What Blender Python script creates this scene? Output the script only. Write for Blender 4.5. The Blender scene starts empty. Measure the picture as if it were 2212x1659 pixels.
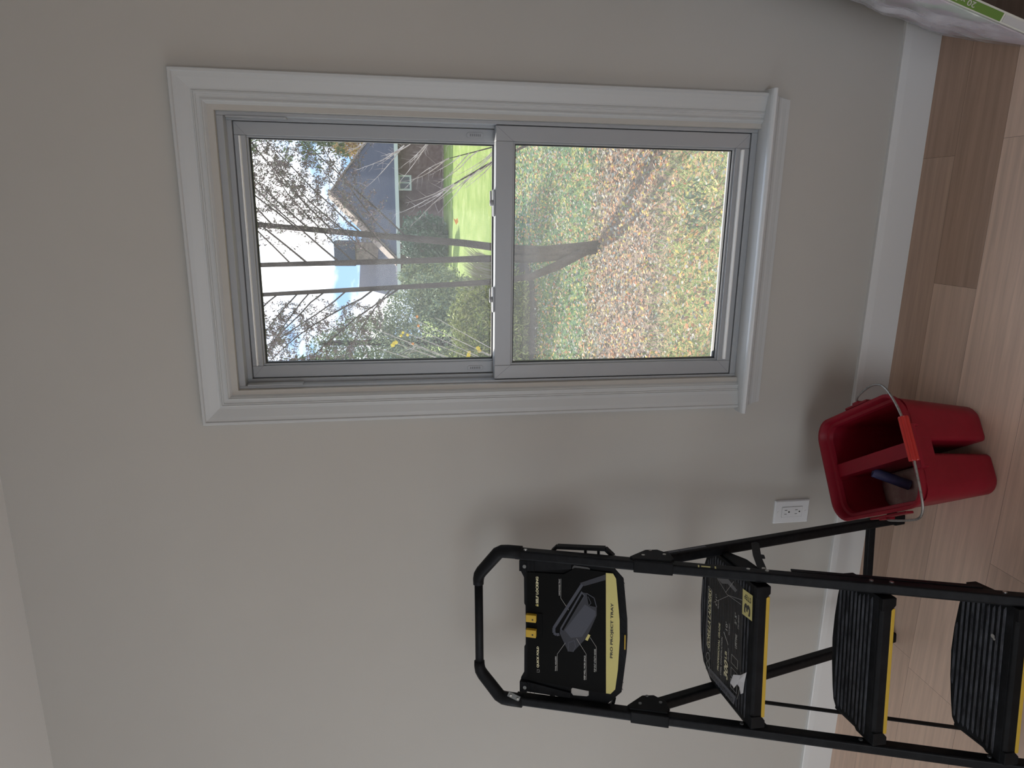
import bpy, bmesh, math, random
from mathutils import Vector, Matrix
random.seed(7)
SC = bpy.context.scene
COL = SC.collection
PI = math.pi
# ------------------------------------------------------------------ camera
CAMH = 1.4419
D = 1.7775          # front face of baseboard and casing
WALL = D + 0.014    # painted wall plane
cd = bpy.data.cameras.new('camera'); cam = bpy.data.objects.new('camera', cd); COL.objects.link(cam)
VX, VY, VZ = (0.969281, 0.244501, -0.026718), (0.013277, -0.160462, -0.986953), (-0.245599, 0.956274, -0.158788)
# columns: world direction of photo "up", photo "right", and the viewing direction
up_ = Vector(VX).normalized(); right_ = Vector(VY); right_ = (right_ - up_ * right_.dot(up_)).normalized()
back_ = right_.cross(up_)
M = Matrix.Identity(4)
for i in range(3):
    M[i][0], M[i][1], M[i][2] = right_[i], up_[i], back_[i]
M[0][3], M[1][3], M[2][3] = 0, 0, CAMH
cam.matrix_world = M
cd.sensor_width = 36; cd.sensor_fit = 'HORIZONTAL'; cd.lens = 1473 / 2212 * 36
cd.clip_start = 0.05; cd.clip_end = 400
SC.camera = cam
# ------------------------------------------------------------------ view + world + lights
vs = SC.view_settings
vs.view_transform = 'Standard'; vs.look = 'None'; vs.gamma = 1; vs.use_curve_mapping = False; vs.exposure = 0
W = bpy.data.worlds.new('sky'); SC.world = W; W.use_nodes = True
nt = W.node_tree; nt.nodes.clear()
tc = nt.nodes.new('ShaderNodeTexCoord')
mp = nt.nodes.new('ShaderNodeMapping'); mp.inputs['Scale'].default_value = (1, 1, 2.2)
n1 = nt.nodes.new('ShaderNodeTexNoise'); n1.inputs['Scale'].default_value = 3.6; n1.inputs['Detail'].default_value = 6; n1.inputs['Roughness'].default_value = .6
cr = nt.nodes.new('ShaderNodeValToRGB')
cr.color_ramp.elements[0].position = .44; cr.color_ramp.elements[0].color = (.19, .32, .54, 1)
cr.color_ramp.elements[1].position = .60; cr.color_ramp.elements[1].color = (1, 1, 1, 1)
bg = nt.nodes.new('ShaderNodeBackground'); bg.inputs['Strength'].default_value = 2.4
wo = nt.nodes.new('ShaderNodeOutputWorld')
L = nt.links.new
L(tc.outputs['Generated'], mp.inputs[0]); L(mp.outputs[0], n1.inputs['Vector']); L(n1.outputs['Fac'], cr.inputs[0]); L(cr.outputs[0], bg.inputs[0]); L(bg.outputs[0], wo.inputs[0])

def light(name, kind, loc, dirv, energy, color, **kw):
    ld = bpy.data.lights.new(name, kind); ld.energy = energy; ld.color = color
    for k, v in kw.items(): setattr(ld, k, v)
    o = bpy.data.objects.new(name, ld); COL.objects.link(o); o.location = loc
    o.rotation_euler = Vector(dirv).to_track_quat('-Z', 'Y').to_euler()
    return o
light('sun', 'SUN', (0, 20, 20), (.40, -.74, -.50), 12, (1, .93, .82), angle=.012)
light('daylight_left_window', 'AREA', (-2.95, .30, 1.15), (1, 0.15, -.35), 9.6, (1, .98, .89), shape='RECTANGLE', size=1.5, size_y=1.3)
light('back_fill_light', 'AREA', (-.9, -2.95, .95), (0, 1, -.75), 26, (.95, .985, 1), shape='RECTANGLE', size=1.8, size_y=1.7)  # unseen fill added behind the camera to brighten the room

# ------------------------------------------------------------------ material helpers
def mat(name, color, rough=.5, metal=0, noise=None, bump=None, spec=.5, trans=0, rpi=None, coat=0):
    """noise=(scale, colour2, lo, hi[, vecscale]); bump=(scale, strength, dist); rpi=list of colours per island"""
    m = bpy.data.materials.new(name); m.use_nodes = True
    t = m.node_tree; b = t.nodes['Principled BSDF']
    b.inputs['Base Color'].default_value = (*color, 1); b.inputs['Roughness'].default_value = rough
    b.inputs['Metallic'].default_value = metal; b.inputs['Specular IOR Level'].default_value = spec
    b.inputs['Transmission Weight'].default_value = trans; b.inputs['Coat Weight'].default_value = coat
    co = t.nodes.new('ShaderNodeTexCoord')
    if noise:
        mpn = t.nodes.new('ShaderNodeMapping'); mpn.inputs['Scale'].default_value = noise[4] if len(noise) > 4 else (1, 1, 1)
        n = t.nodes.new('ShaderNodeTexNoise'); n.inputs['Scale'].default_value = noise[0]; n.inputs['Detail'].default_value = 8; n.inputs['Roughness'].default_value = .65
        r = t.nodes.new('ShaderNodeValToRGB'); r.color_ramp.elements[0].position = noise[2]; r.color_ramp.elements[1].position = noise[3]
        r.color_ramp.elements[0].color = (*color, 1); r.color_ramp.elements[1].color = (*noise[1], 1)
        t.links.new(co.outputs['Object'], mpn.inputs[0]); t.links.new(mpn.outputs[0], n.inputs['Vector'])
        t.links.new(n.outputs['Fac'], r.inputs[0]); t.links.new(r.outputs[0], b.inputs['Base Color'])
    if rpi:
        g = t.nodes.new('ShaderNodeNewGeometry'); r = t.nodes.new('ShaderNodeValToRGB'); cr = r.color_ramp; cr.interpolation = 'CONSTANT'
        while len(cr.elements) < len(rpi): cr.elements.new(.5)
        for i, c in enumerate(rpi):
            cr.elements[i].position = i / len(rpi); cr.elements[i].color = (*c, 1)
        t.links.new(g.outputs['Random Per Island'], r.inputs[0]); t.links.new(r.outputs[0], b.inputs['Base Color'])
    if bump:
        n = t.nodes.new('ShaderNodeTexNoise'); n.inputs['Scale'].default_value = bump[0]; n.inputs['Detail'].default_value = 4
        bp = t.nodes.new('ShaderNodeBump'); bp.inputs['Strength'].default_value = bump[1]; bp.inputs['Distance'].default_value = bump[2]
        t.links.new(co.outputs['Object'], n.inputs['Vector']); t.links.new(n.outputs['Fac'], bp.inputs['Height']); t.links.new(bp.outputs[0], b.inputs['Normal'])
    return m

def see_through(name, color, fac, gloss=0.0, rough=.05, facnoise=None, tl=0.0):
    """mix of plain transparency with a diffuse veil and a little gloss"""
    m = bpy.data.materials.new(name); m.use_nodes = True; t = m.node_tree; t.nodes.clear()
    o = t.nodes.new('ShaderNodeOutputMaterial'); tr = t.nodes.new('ShaderNodeBsdfTransparent'); tr.inputs[0].default_value = (1, 1, 1, 1)
    d0 = t.nodes.new('ShaderNodeBsdfDiffuse'); d0.inputs[0].default_value = (*color, 1); d1 = t.nodes.new('ShaderNodeBsdfTranslucent'); d1.inputs[0].default_value = (*color, 1)
    d = t.nodes.new('ShaderNodeMixShader'); d.inputs[0].default_value = tl; t.links.new(d0.outputs[0], d.inputs[1]); t.links.new(d1.outputs[0], d.inputs[2])
    x = t.nodes.new('ShaderNodeMixShader'); x.inputs[0].default_value = fac
    t.links.new(tr.outputs[0], x.inputs[1]); t.links.new(d.outputs[0], x.inputs[2])
    if facnoise:
        co = t.nodes.new('ShaderNodeTexCoord'); n = t.nodes.new('ShaderNodeTexNoise'); n.inputs['Scale'].default_value = facnoise[0]; n.inputs['Detail'].default_value = 6
        r = t.nodes.new('ShaderNodeMapRange'); r.inputs[1].default_value = .35; r.inputs[2].default_value = .7; r.inputs[3].default_value = facnoise[1]; r.inputs[4].default_value = facnoise[2]
        t.links.new(co.outputs['Object'], n.inputs['Vector']); t.links.new(n.outputs['Fac'], r.inputs[0]); t.links.new(r.outputs[0], x.inputs[0])
    last = x
    if gloss:
        g = t.nodes.new('ShaderNodeBsdfGlossy'); g.inputs['Roughness'].default_value = rough
        y = t.nodes.new('ShaderNodeMixShader'); y.inputs[0].default_value = gloss
        t.links.new(x.outputs[0], y.inputs[1]); t.links.new(g.outputs[0], y.inputs[2]); last = y
    t.links.new(last.outputs[0], o.inputs[0])
    return m

MT = dict(
    gloss=mat('gloss_trim_painted_highlight', (.62, .64, .65), .22, spec=.9),  # glossy stool paint, lightened so the sky highlight sits in its colour
    wall=mat('wall_paint', (.450, .431, .396), .75, bump=(420, .10, .001), noise=(2.2, (.463, .445, .410), .35, .65)),
    ceiling=mat('ceiling_paint', (.70, .70, .675), .85, bump=(300, .10, .001)),
    trim=mat('white_trim_paint', (.49, .50, .495), .40, bump=(60, .05, .001)),
    board=mat('light_raised_baseboard', (.66, .66, .65), .40, bump=(60, .05, .001)),  # lighter copy of the trim, extra low light put into the colour
    vinyl=mat('shade_greyed_vinyl', (.34, .352, .365), .32),  # white vinyl darkened, its backlit shade is put into the colour
    pale=mat('light_painted_vinyl', (.86, .86, .84), .30),  # lit copy of the vinyl, outside light on the rails painted in
    gasket=mat('black_gasket', (.006, .007, .008), .5),
    track=mat('grey_track', (.16, .17, .18), .5),
    black=mat('black_powder_coat', (.0040, .0045, .0058), .50, spec=.16, noise=(60, (.011, .012, .014), .4, .8), bump=(900, .12, .0004)),
    plastic=mat('black_plastic', (.0040, .0043, .0050), .55, spec=.13, noise=(9, (.013, .014, .016), .4, .75)),
    tread=mat('black_tread', (.0045, .005, .006), .65, spec=.12, noise=(15, (.016, .017, .020), .46, .74)),
    rib=mat('dusty_tread_ribs', (.018, .019, .023), .75, spec=.2, noise=(11, (.095, .100, .115), .36, .70, (1.6, 5, 3))),
    label=mat('black_label_card', (.0022, .0024, .0024), .45, spec=.10),
    yellow=mat('yellow_plastic', (.55, .36, .035), .45, bump=(30, .1, .001)),
    cream=mat('pale_yellow_print', (.60, .54, .20), .35),
    creamtext=mat('pale_cream_lettering', (.74, .70, .46), .4),
    ink=mat('dark_print', (.02, .02, .02), .5),
    white_ink=mat('white_print', (.50, .50, .48), .5),
    grey_ink=mat('grey_print', (.05, .055, .075), .5),
    grey_ink2=mat('dark_grey_print', (.020, .022, .032), .5),
    steel=mat('bright_steel', (.58, .58, .56), .32, metal=1),
    dull=mat('dull_steel', (.22, .23, .23), .45, metal=.8),
    wire=mat('dull_wire', (.34, .33, .32), .45, metal=.9, noise=(90, (.12, .11, .10), .5, .75)),
    red=mat('red_plastic', (.205, .003, .013), .48, spec=.3, bump=(200, .05, .0006), noise=(7, (.245, .005, .018), .4, .7)),
    redgrip=mat('bright_red_plastic', (.43, .016, .012), .40),
    blue=mat('blue_plastic', (.075, .090, .25), .45, noise=(25, (.11, .125, .29), .4, .7)),
    brick=mat('brick', (.16, .10, .095), .8, spec=.1, noise=(4, (.24, .17, .16), .4, .7)),
    roof=mat('roof_shingle', (.075, .085, .120), .85, spec=.1, noise=(2.5, (.10, .11, .14), .35, .7, (1, 1, 6))),
    stone=mat('pale_stone', (.35, .27, .21), .85, noise=(6, (.2, .15, .12), .4, .6)),
    housetrim=mat('house_white_trim', (.62, .66, .62), .6),
    houseglass=mat('dark_house_glass', (.06, .07, .08), .1),
    bark=mat('tree_bark', (.060, .050, .045), .9, spec=.08, noise=(14, (.14, .118, .105), .35, .7, (1, 1, .3)), bump=(40, .9, .02)),
    palebark=mat('pale_twig_bark', (.70, .64, .61), .8, spec=.1, noise=(12, (.25, .20, .18), .4, .7)),
    box=mat('dark_brown_panel', (.020, .012, .009), .55, noise=(10, (.030, .018, .014), .3, .7)),
    outlet=mat('outlet_white', (.72, .74, .76), .35),
    slot=mat('outlet_slot', (.012, .012, .012), .6),
)
MT['glass'] = see_through('window_glass', (.9, .93, .95), .012, gloss=.012, tl=.8)
MT['screen'] = see_through('insect_screen_mesh', (.80, .82, .84), .032, tl=.7)
MT['wrap'] = see_through('clear_shrink_film', (.80, .80, .86), .34, gloss=.18, rough=.14, facnoise=(7, .10, .80))

# ------------------------------------------------------------------ mesh helpers
class MB:
    def __init__(s): s.v = []; s.f = []
    def add(s, vs_, fs):
        k = len(s.v); s.v += [tuple(v) for v in vs_]; s.f += [tuple(i + k for i in f) for f in fs]; return s
    def box(s, x0, x1, y0, y1, z0, z1, fn=None):
        p = [(x, y, z) for z in (z0, z1) for y in (y0, y1) for x in (x0, x1)]
        if fn: p = [fn(*q) for q in p]
        return s.add(p, [(0, 2, 3, 1), (4, 5, 7, 6), (0, 1, 5, 4), (2, 6, 7, 3), (0, 4, 6, 2), (1, 3, 7, 5)])
    def prism(s, poly, h0, h1, fn):
        """poly of 2-d points, extruded from h0 to h1; fn(u,v,h)->xyz"""
        n = len(poly); p = [fn(u, v, h0) for u, v in poly] + [fn(u, v, h1) for u, v in poly]
        return s.add(p, [tuple(range(n - 1, -1, -1)), tuple(range(n, 2 * n))] + [(i, (i + 1) % n, n + (i + 1) % n, n + i) for i in range(n)])
    def bar(s, a, b, ax, w, h):
        """rectangular bar from a to b; w along ax, h across"""
        a, b, ax = Vector(a), Vector(b), Vector(ax); d = (b - a).normalized(); ax = (ax - d * ax.dot(d)).normalized(); n = d.cross(ax)
        p = [q + ax * i * w / 2 + n * j * h / 2 for q in (a, b) for i, j in ((-1, -1), (1, -1), (1, 1), (-1, 1))]
        return s.add(p, [(3, 2, 1, 0), (4, 5, 6, 7)] + [(i, (i + 1) % 4, 4 + (i + 1) % 4, 4 + i) for i in range(4)])
    def tube(s, path, r, n=8, sx=1.0, cap=True):
        path = [Vector(p) for p in path]; m = len(path); rs = r if isinstance(r, (list, tuple)) else [r] * m
        ref = None; ring = []
        for i, p in enumerate(path):
            d = (path[min(i + 1, m - 1)] - path[max(i - 1, 0)]).normalized()
            if ref is None:
                ref = Vector((0, 0, 1)) if abs(d.z) < .9 else Vector((1, 0, 0))
            a = (ref - d * ref.dot(d)).normalized(); b = d.cross(a); ref = a
            ring.append([p + a * math.cos(2 * PI * j / n) * rs[i] * sx + b * math.sin(2 * PI * j / n) * rs[i] for j in range(n)])
        vs_ = [q for rr in ring for q in rr]; fs = []
        for i in range(m - 1):
            for j in range(n):
                fs.append((i * n + j, i * n + (j + 1) % n, (i + 1) * n + (j + 1) % n, (i + 1) * n + j))
        if cap: fs += [tuple(range(n - 1, -1, -1)), tuple(range((m - 1) * n, m * n))]
        return s.add(vs_, fs)
    def loft(s, rings, cap0=False, cap1=False):
        n = len(rings[0]); vs_ = [q for r in rings for q in r]; fs = []
        for i in range(len(rings) - 1):
            for j in range(n):
                fs.append((i * n + j, i * n + (j + 1) % n, (i + 1) * n + (j + 1) % n, (i + 1) * n + j))
        if cap0: fs.append(tuple(range(n - 1, -1, -1)))
        if cap1: fs.append(tuple(range((len(rings) - 1) * n, len(rings) * n)))
        return s.add(vs_, fs)
    def build(s, name, m, parent=None, smooth=False, bevel=0, seg=2, weld=False):
        me = bpy.data.meshes.new(name); me.from_pydata(s.v, [], s.f); me.materials.append(m if not isinstance(m, str) else MT[m])
        bm = bmesh.new(); bm.from_mesh(me)
        if weld: bmesh.ops.remove_doubles(bm, verts=bm.verts, dist=1e-5)
        bmesh.ops.recalc_face_normals(bm, faces=bm.faces); bm.to_mesh(me); bm.free()
        o = bpy.data.objects.new(name, me); COL.objects.link(o)
        if parent: o.parent = parent
        if smooth: me.shade_smooth()
        if bevel:
            b = o.modifiers.new('bevel', 'BEVEL'); b.width = bevel; b.segments = seg; b.limit_method = 'ANGLE'; b.angle_limit = .6; b.harden_normals = False
        return o

def tag(o, label, cat, group=None, kind=None):
    o['label'] = label; o['category'] = cat
    if group: o['group'] = group
    if kind: o['kind'] = kind
    return o
def empty(name, loc=(0, 0, 0), rz=0.0):
    o = bpy.data.objects.new(name, None); COL.objects.link(o); o.location = loc; o.rotation_euler = (0, 0, rz); o.empty_display_size = .1; return o
def struct(o): o['kind'] = 'structure'; return o

def rrect(x0, x1, y0, y1, r, z=0, n=5):
    """rounded rectangle ring; r a number or four radii (x1y0, x1y1, x0y1, x0y0)"""
    rr = r if isinstance(r, (tuple, list)) else (r,) * 4; out = []
    for (cx, sx, cy, sy, a0), q in zip(((x1, -1, y0, 1, -90), (x1, -1, y1, -1, 0), (x0, 1, y1, -1, 90), (x0, 1, y0, 1, 180)), rr):
        for k in range(n + 1):
            a = math.radians(a0 + 90 * k / n); out.append((cx + sx * q + math.cos(a) * q, cy + sy * q + math.sin(a) * q, z))
    return out

def text_obj(name, body, m, fn, x0, x1, base, cap, parent, bold=0.0, shear=0.0, thick=.0004):
    """lettering between x0..x1 along the reading direction, cap height cap; fn(u,v,h)->xyz"""
    cu = bpy.data.curves.new('t', 'FONT'); cu.body = body; cu.size = 1; cu.offset = bold; cu.shear = shear; cu.resolution_u = 3
    to = bpy.data.objects.new('t', cu); COL.objects.link(to)
    dg = bpy.context.evaluated_depsgraph_get(); dg.update()
    me = bpy.data.meshes.new_from_object(to.evaluated_get(dg)); bpy.data.objects.remove(to); bpy.data.curves.remove(cu)
    xs = [v.co.x for v in me.vertices]; ys = [v.co.y for v in me.vertices]
    a, b, c, d = min(xs), max(xs), min(ys), max(ys)
    for v in me.vertices:
        u = x0 + (v.co.x - a) / (b - a) * (x1 - x0); w = base + (v.co.y - c) / (d - c) * cap
        v.co = fn(u, w, thick)
    me.name = name; me.materials.clear(); me.materials.append(MT[m])
    o = bpy.data.objects.new(name, me); COL.objects.link(o); o.parent = parent
    return o

# ================================================================== ROOM SHELL
XL, XR, YB, ZC = -3.0, 1.9, -3.0, 2.447
OX0, OX1, OZ0, OZ1 = -.458, .221, .455, 1.860     # rough opening
w = MB()
WT = .17
w.box(XL - .1, OX0, WALL, WALL + WT, -.9, 2.6); w.box(OX1, XR + .1, WALL, WALL + WT, -.9, 2.6)
w.box(OX0, OX1, WALL, WALL + WT, -.9, OZ0); w.box(OX0, OX1, WALL, WALL + WT, OZ1, 2.6)
struct(w.build('wall_front', 'wall'))
struct(MB().box(XR, XR + .1, YB, WALL, 0, ZC).build('wall_right', 'wall'))
w = MB(); w.box(XL - .1, XL, YB, -.45, 0, ZC); w.box(XL - .1, XL, 1.15, WALL, 0, ZC); w.box(XL - .1, XL, -.45, 1.15, 0, .65); w.box(XL - .1, XL, -.45, 1.15, 2.05, ZC)
struct(w.build('wall_left', 'wall'))
w = MB(); w.box(XL, -1.8, YB - .1, YB, 0, ZC); w.box(.3, XR, YB - .1, YB, 0, ZC); w.box(-1.8, .3, YB - .1, YB, 0, .08); w.box(-1.8, .3, YB - .1, YB, 2.1, ZC)
struct(w.build('wall_back', 'wall'))
struct(MB().box(XL - .1, XR + .1, YB - .1, WALL, ZC, ZC + .1).build('ceiling', 'ceiling'))
# baseboard with a bevelled top
prof = [(WALL, 0), (D, 0), (D, .0865), (D + .0022, .1030), (D + .0045, .1055), (WALL, .1060)]
struct(MB().prism(prof, XL, XR, lambda y, z, x: (x, y, z)).build('baseboard_front', 'board'))
# floor: planks as separate polygons of one mesh, tone per plank kept in a face attribute
def build_floor():
    seams = [WALL, 1.665, 1.522]
    while seams[-1] > YB: seams.append(seams[-1] - .19)
    joints = {0: [(-9, .35), (-1.35, .72), (.156, .88)], 1: [(-9, .35), (-1.25, .35), (-.175, .90)], 2: [(-9, .2), (-1.28, .12), (.186, .02)], 3: [(-9, .3), (-.84, .10), (.9, .4)]}
    m = MB(); tones = []
    rnd = random.Random(3)
    for r in range(len(seams) - 1):
        y1, y0 = seams[r], seams[r + 1]
        js = joints.get(r)
        if js is None:
            x = XL - rnd.random() * 1.5; js = []
            while x < XR: js.append((x, rnd.choice((.08, .15, .25, .4, .6)))); x += 1.1 + rnd.random() * .8
        for i, (a, t) in enumerate(js):
            b = js[i + 1][0] if i + 1 < len(js) else XR
            a = max(a, XL)
            if b <= a: continue
            g = .0003
            m.add([(a + g, y0 + g, 0), (b - g, y0 + g, 0), (b - g, y1 - g, 0), (a + g, y1 - g, 0)], [(0, 1, 2, 3)]); tones.append(t)
    me = bpy.data.meshes.new('floor'); me.from_pydata(m.v, [], m.f)
    n0 = len(tones)
    bm = bmesh.new(); bm.from_mesh(me); bm.faces.ensure_lookup_table()
    lay = bm.faces.layers.float.new('tone')
    for i, t in enumerate(tones): bm.faces[i][lay] = t
    v = [bm.verts.new(p) for p in ((XL, YB, -.0015), (XR, YB, -.0015), (XR, WALL, -.0015), (XL, WALL, -.0015), (XL, YB, -.12), (XR, YB, -.12), (XR, WALL, -.12), (XL, WALL, -.12))]
    for q in ((0, 1, 2, 3), (7, 6, 5, 4), (0, 4, 5, 1), (1, 5, 6, 2), (2, 6, 7, 3), (3, 7, 4, 0)):
        f = bm.faces.new([v[i] for i in q]); f[lay] = 3.0
    bm.to_mesh(me); bm.free()
    mt = bpy.data.materials.new('wood_planks'); mt.use_nodes = True; t = mt.node_tree; b = t.nodes['Principled BSDF']
    at = t.nodes.new('ShaderNodeAttribute'); at.attribute_name = 'tone'
    ramp = t.nodes.new('ShaderNodeValToRGB'); ramp.color_ramp.elements[0].position = 0; ramp.color_ramp.elements[0].color = (.70, .52, .41, 1)
    ramp.color_ramp.elements[1].position = 1; ramp.color_ramp.elements[1].color = (.37, .245, .178, 1)
    co = t.nodes.new('ShaderNodeTexCoord'); mpn = t.nodes.new('ShaderNodeMapping'); mpn.inputs['Scale'].default_value = (1.2, 26, 1)
    ad = t.nodes.new('ShaderNodeVectorMath'); ad.operation = 'ADD'; sc = t.nodes.new('ShaderNodeVectorMath'); sc.operation = 'SCALE'; sc.inputs['Scale'].default_value = 37
    nz = t.nodes.new('ShaderNodeTexNoise'); nz.inputs['Scale'].default_value = 2.4; nz.inputs['Detail'].default_value = 10; nz.inputs['Roughness'].default_value = .62; nz.inputs['Distortion'].default_value = .5
    r2 = t.nodes.new('ShaderNodeMapRange'); r2.inputs[1].default_value = .25; r2.inputs[2].default_value = .75; r2.inputs[3].default_value = .80; r2.inputs[4].default_value = 1.16
    cmb = t.nodes.new('ShaderNodeCombineXYZ'); mul = t.nodes.new('ShaderNodeVectorMath'); mul.operation = 'MULTIPLY'
    t.links.new(at.outputs['Fac'], cmb.inputs[0]); t.links.new(at.outputs['Fac'], cmb.inputs[1]); t.links.new(cmb.outputs[0], sc.inputs[0])
    t.links.new(co.outputs['Object'], mpn.inputs[0]); t.links.new(mpn.outputs[0], ad.inputs[0]); t.links.new(sc.outputs[0], ad.inputs[1]); t.links.new(ad.outputs[0], nz.inputs['Vector'])
    t.links.new(nz.outputs['Fac'], r2.inputs[0]); t.links.new(at.outputs['Fac'], ramp.inputs[0])
    # knots
    vo = t.nodes.new('ShaderNodeTexVoronoi'); vo.inputs['Scale'].default_value = 1.0; mk = t.nodes.new('ShaderNodeMapping'); mk.inputs['Scale'].default_value = (2.0, 3.0, 1); mk.inputs['Location'].default_value = (.35, .1, 0)
    kr = t.nodes.new('ShaderNodeMapRange'); kr.inputs[1].default_value = .018; kr.inputs[2].default_value = .05; kr.inputs[3].default_value = .42; kr.inputs[4].default_value = 1
    t.links.new(co.outputs['Object'], mk.inputs[0]); t.links.new(mk.outputs[0], vo.inputs['Vector']); t.links.new(vo.outputs['Distance'], kr.inputs[0])
    m1 = t.nodes.new('ShaderNodeMath'); m1.operation = 'MULTIPLY'; t.links.new(r2.outputs[0], m1.inputs[0]); t.links.new(kr.outputs[0], m1.inputs[1])
    # dark sub-floor shows in the seams
    lt = t.nodes.new('ShaderNodeMath'); lt.operation = 'LESS_THAN'; lt.inputs[1].default_value = 2; t.links.new(at.outputs['Fac'], lt.inputs[0])
    m2 = t.nodes.new('ShaderNodeMath'); m2.operation = 'MULTIPLY'; t.links.new(m1.outputs[0], m2.inputs[0]); t.links.new(lt.outputs[0], m2.inputs[1])
    cb = t.nodes.new('ShaderNodeCombineXYZ')
    for i in range(3): t.links.new(m2.outputs[0], cb.inputs[i])
    t.links.new(ramp.outputs[0], mul.inputs[0]); t.links.new(cb.outputs[0], mul.inputs[1]); t.links.new(mul.outputs[0], b.inputs['Base Color'])
    b.inputs['Roughness'].default_value = .42
    bp = t.nodes.new('ShaderNodeBump'); bp.inputs['Strength'].default_value = .12; bp.inputs['Distance'].default_value = .001
    t.links.new(nz.outputs['Fac'], bp.inputs['Height']); t.links.new(bp.outputs[0], b.inputs['Normal'])
    me.materials.append(mt)
    o = bpy.data.objects.new('floor', me); COL.objects.link(o); return struct(o)
build_floor()

# ================================================================== WINDOW
def sweep_frame(x0, x1, z0, z1, profile, wall_y, closed=False):
    """mitred frame: profile (w inward from the outer edge, h proud of wall_y)"""
    m = MB(); rings = []
    pts = [(x0, z0, 1, 1 if closed else 0), (x0, z1, 1, -1), (x1, z1, -1, -1), (x1, z0, -1, 1 if closed else 0)]
    for x, z, sx, sz in pts: rings.append([(x + sx * w_, wall_y - h, z + sz * w_) for w_, h in profile])
    if closed: rings.append(rings[0])
    m.loft(rings, cap0=not closed, cap1=not closed); return m
win = struct(empty('window_1', (0, 0, 0)))
casing = [(0, 0), (0, .019), (.002, .021), (.0075, .021), (.010, .018), (.020, .0165), (.040, .0115), (.046, .0105), (.047, .0125), (.0500, .0130), (.0505, .0105), (.0545, .0105), (.055, .0085), (.0635, .0080), (.0640, .0105), (.0670, .0110), (.0672, 0)]
struct(sweep_frame(-.544, .308, .470, 1.950, casing, WALL).build('trim_1', 'trim'))
liner = [(.0670, .0075), (.0700, .0060), (.0760, -.0020), (.0850, -.0140), (.0880, -.0155), (.0925, -.0160), (.0925, -.10), (.0670, -.10)]
sweep_frame(-.544, .308, .478, 1.950, liner, WALL).build('jamb', 'trim', win)
# stool (inner sill board) and apron
st = [(D + .034, .470), (D + .034, .483), (D - .020, .482), (D - .027, .480), (D - .031, .475), (D - .031, .471), (D - .027, .467), (D - .020, .466), (D + .004, .466), (D + .012, .462)]
MB().prism(st, -.556, .3165, lambda y, z, x: (x, y, z)).build('window_stool', 'gloss', win, bevel=.0015)
ap = [(WALL, .466), (D - .012, .466), (D - .013, .462), (D - .011, .455), (D - .004, .448), (D - .002, .441), (D - .002, .436), (D + .002, .434), (D + .003, .424), (D + .006, .422), (D + .006, .412), (WALL, .411)]
def apron():
    rings = []
    for x, k in ((-.537, 1), (.3, -1)):
        rings.append([(x + k * max(0, (y - (D - .013)) * .0 + (.466 - z) * .12), y, z) for y, z in ap])
    return MB().loft(rings, cap0=True, cap1=True)
apron().build('apron', 'trim', win)
# vinyl frame
def ring_box(m, ax0, ax1, az0, az1, bx0, bx1, bz0, bz1, y0, y1):
    """rectangular ring: outer a, inner b"""
    m.box(ax0, bx0, y0, y1, az0, az1); m.box(bx1, ax1, y0, y1, az0, az1)
    m.box(bx0, bx1, y0, y1, az0, bz0); m.box(bx0, bx1, y0, y1, bz1, az1); return m
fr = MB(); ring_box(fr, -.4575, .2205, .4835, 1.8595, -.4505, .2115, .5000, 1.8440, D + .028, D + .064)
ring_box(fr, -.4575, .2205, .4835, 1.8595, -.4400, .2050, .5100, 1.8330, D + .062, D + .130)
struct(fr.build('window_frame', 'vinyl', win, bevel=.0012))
# little stop strips high on the jambs
tk = MB(); tk.box(-.4500, -.4465, D + .026, D + .050, 1.70, 1.838); tk.box(.2075, .2110, D + .026, D + .050, 1.70, 1.838)
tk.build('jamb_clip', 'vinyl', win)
# sashes
def sash(name, x0, x1, z0, z1, gx0, gx1, gz0, gz1, yf, th, screen=False):
    m = MB(); ring_box(m, x0, x1, z0, z1, gx0, gx1, gz0, gz1, yf, yf + th)
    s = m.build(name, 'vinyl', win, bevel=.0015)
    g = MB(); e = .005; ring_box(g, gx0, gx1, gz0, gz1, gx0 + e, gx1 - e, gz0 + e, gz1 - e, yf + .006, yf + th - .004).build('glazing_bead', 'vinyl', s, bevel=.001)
    g = MB(); ring_box(g, gx0 + .0045, gx1 - .0045, gz0 + .0045, gz1 - .0045, gx0 + .008, gx1 - .008, gz0 + .008, gz1 - .008, yf + .012, yf + .024).build('gasket', 'gasket', s)
    MB().box(gx0 + .003, gx1 - .003, yf + .0165, yf + .0195, gz0 + .003, gz1 - .003).build('glass_pane', 'glass', s)
    # mitre lines in the corners
    g = MB()
    for (ax, az), (bx, bz) in (((x0, z1), (gx0, gz1)), ((x1, z1), (gx1, gz1)), ((x0, z0), (gx0, gz0)), ((x1, z0), (gx1, gz0))):
        g.bar((ax, yf - .0001, az), (bx, yf - .0001, bz), (0, 1, 0), .0004, .0005)
    g.build('mitre_line', 'track', s)
    return s
us = sash('upper_sash', -.4390, .2040, 1.1450, 1.8320, -.4070, .1725, 1.1850, 1.8045, D + .072, .032)
ls = sash('lower_sash', -.4490, .2100, .5015, 1.1910, -.4110, .1725, .5400, 1.1460, D + .032, .034)
us.name = 'sash'; ls.name = 'sash'
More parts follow.
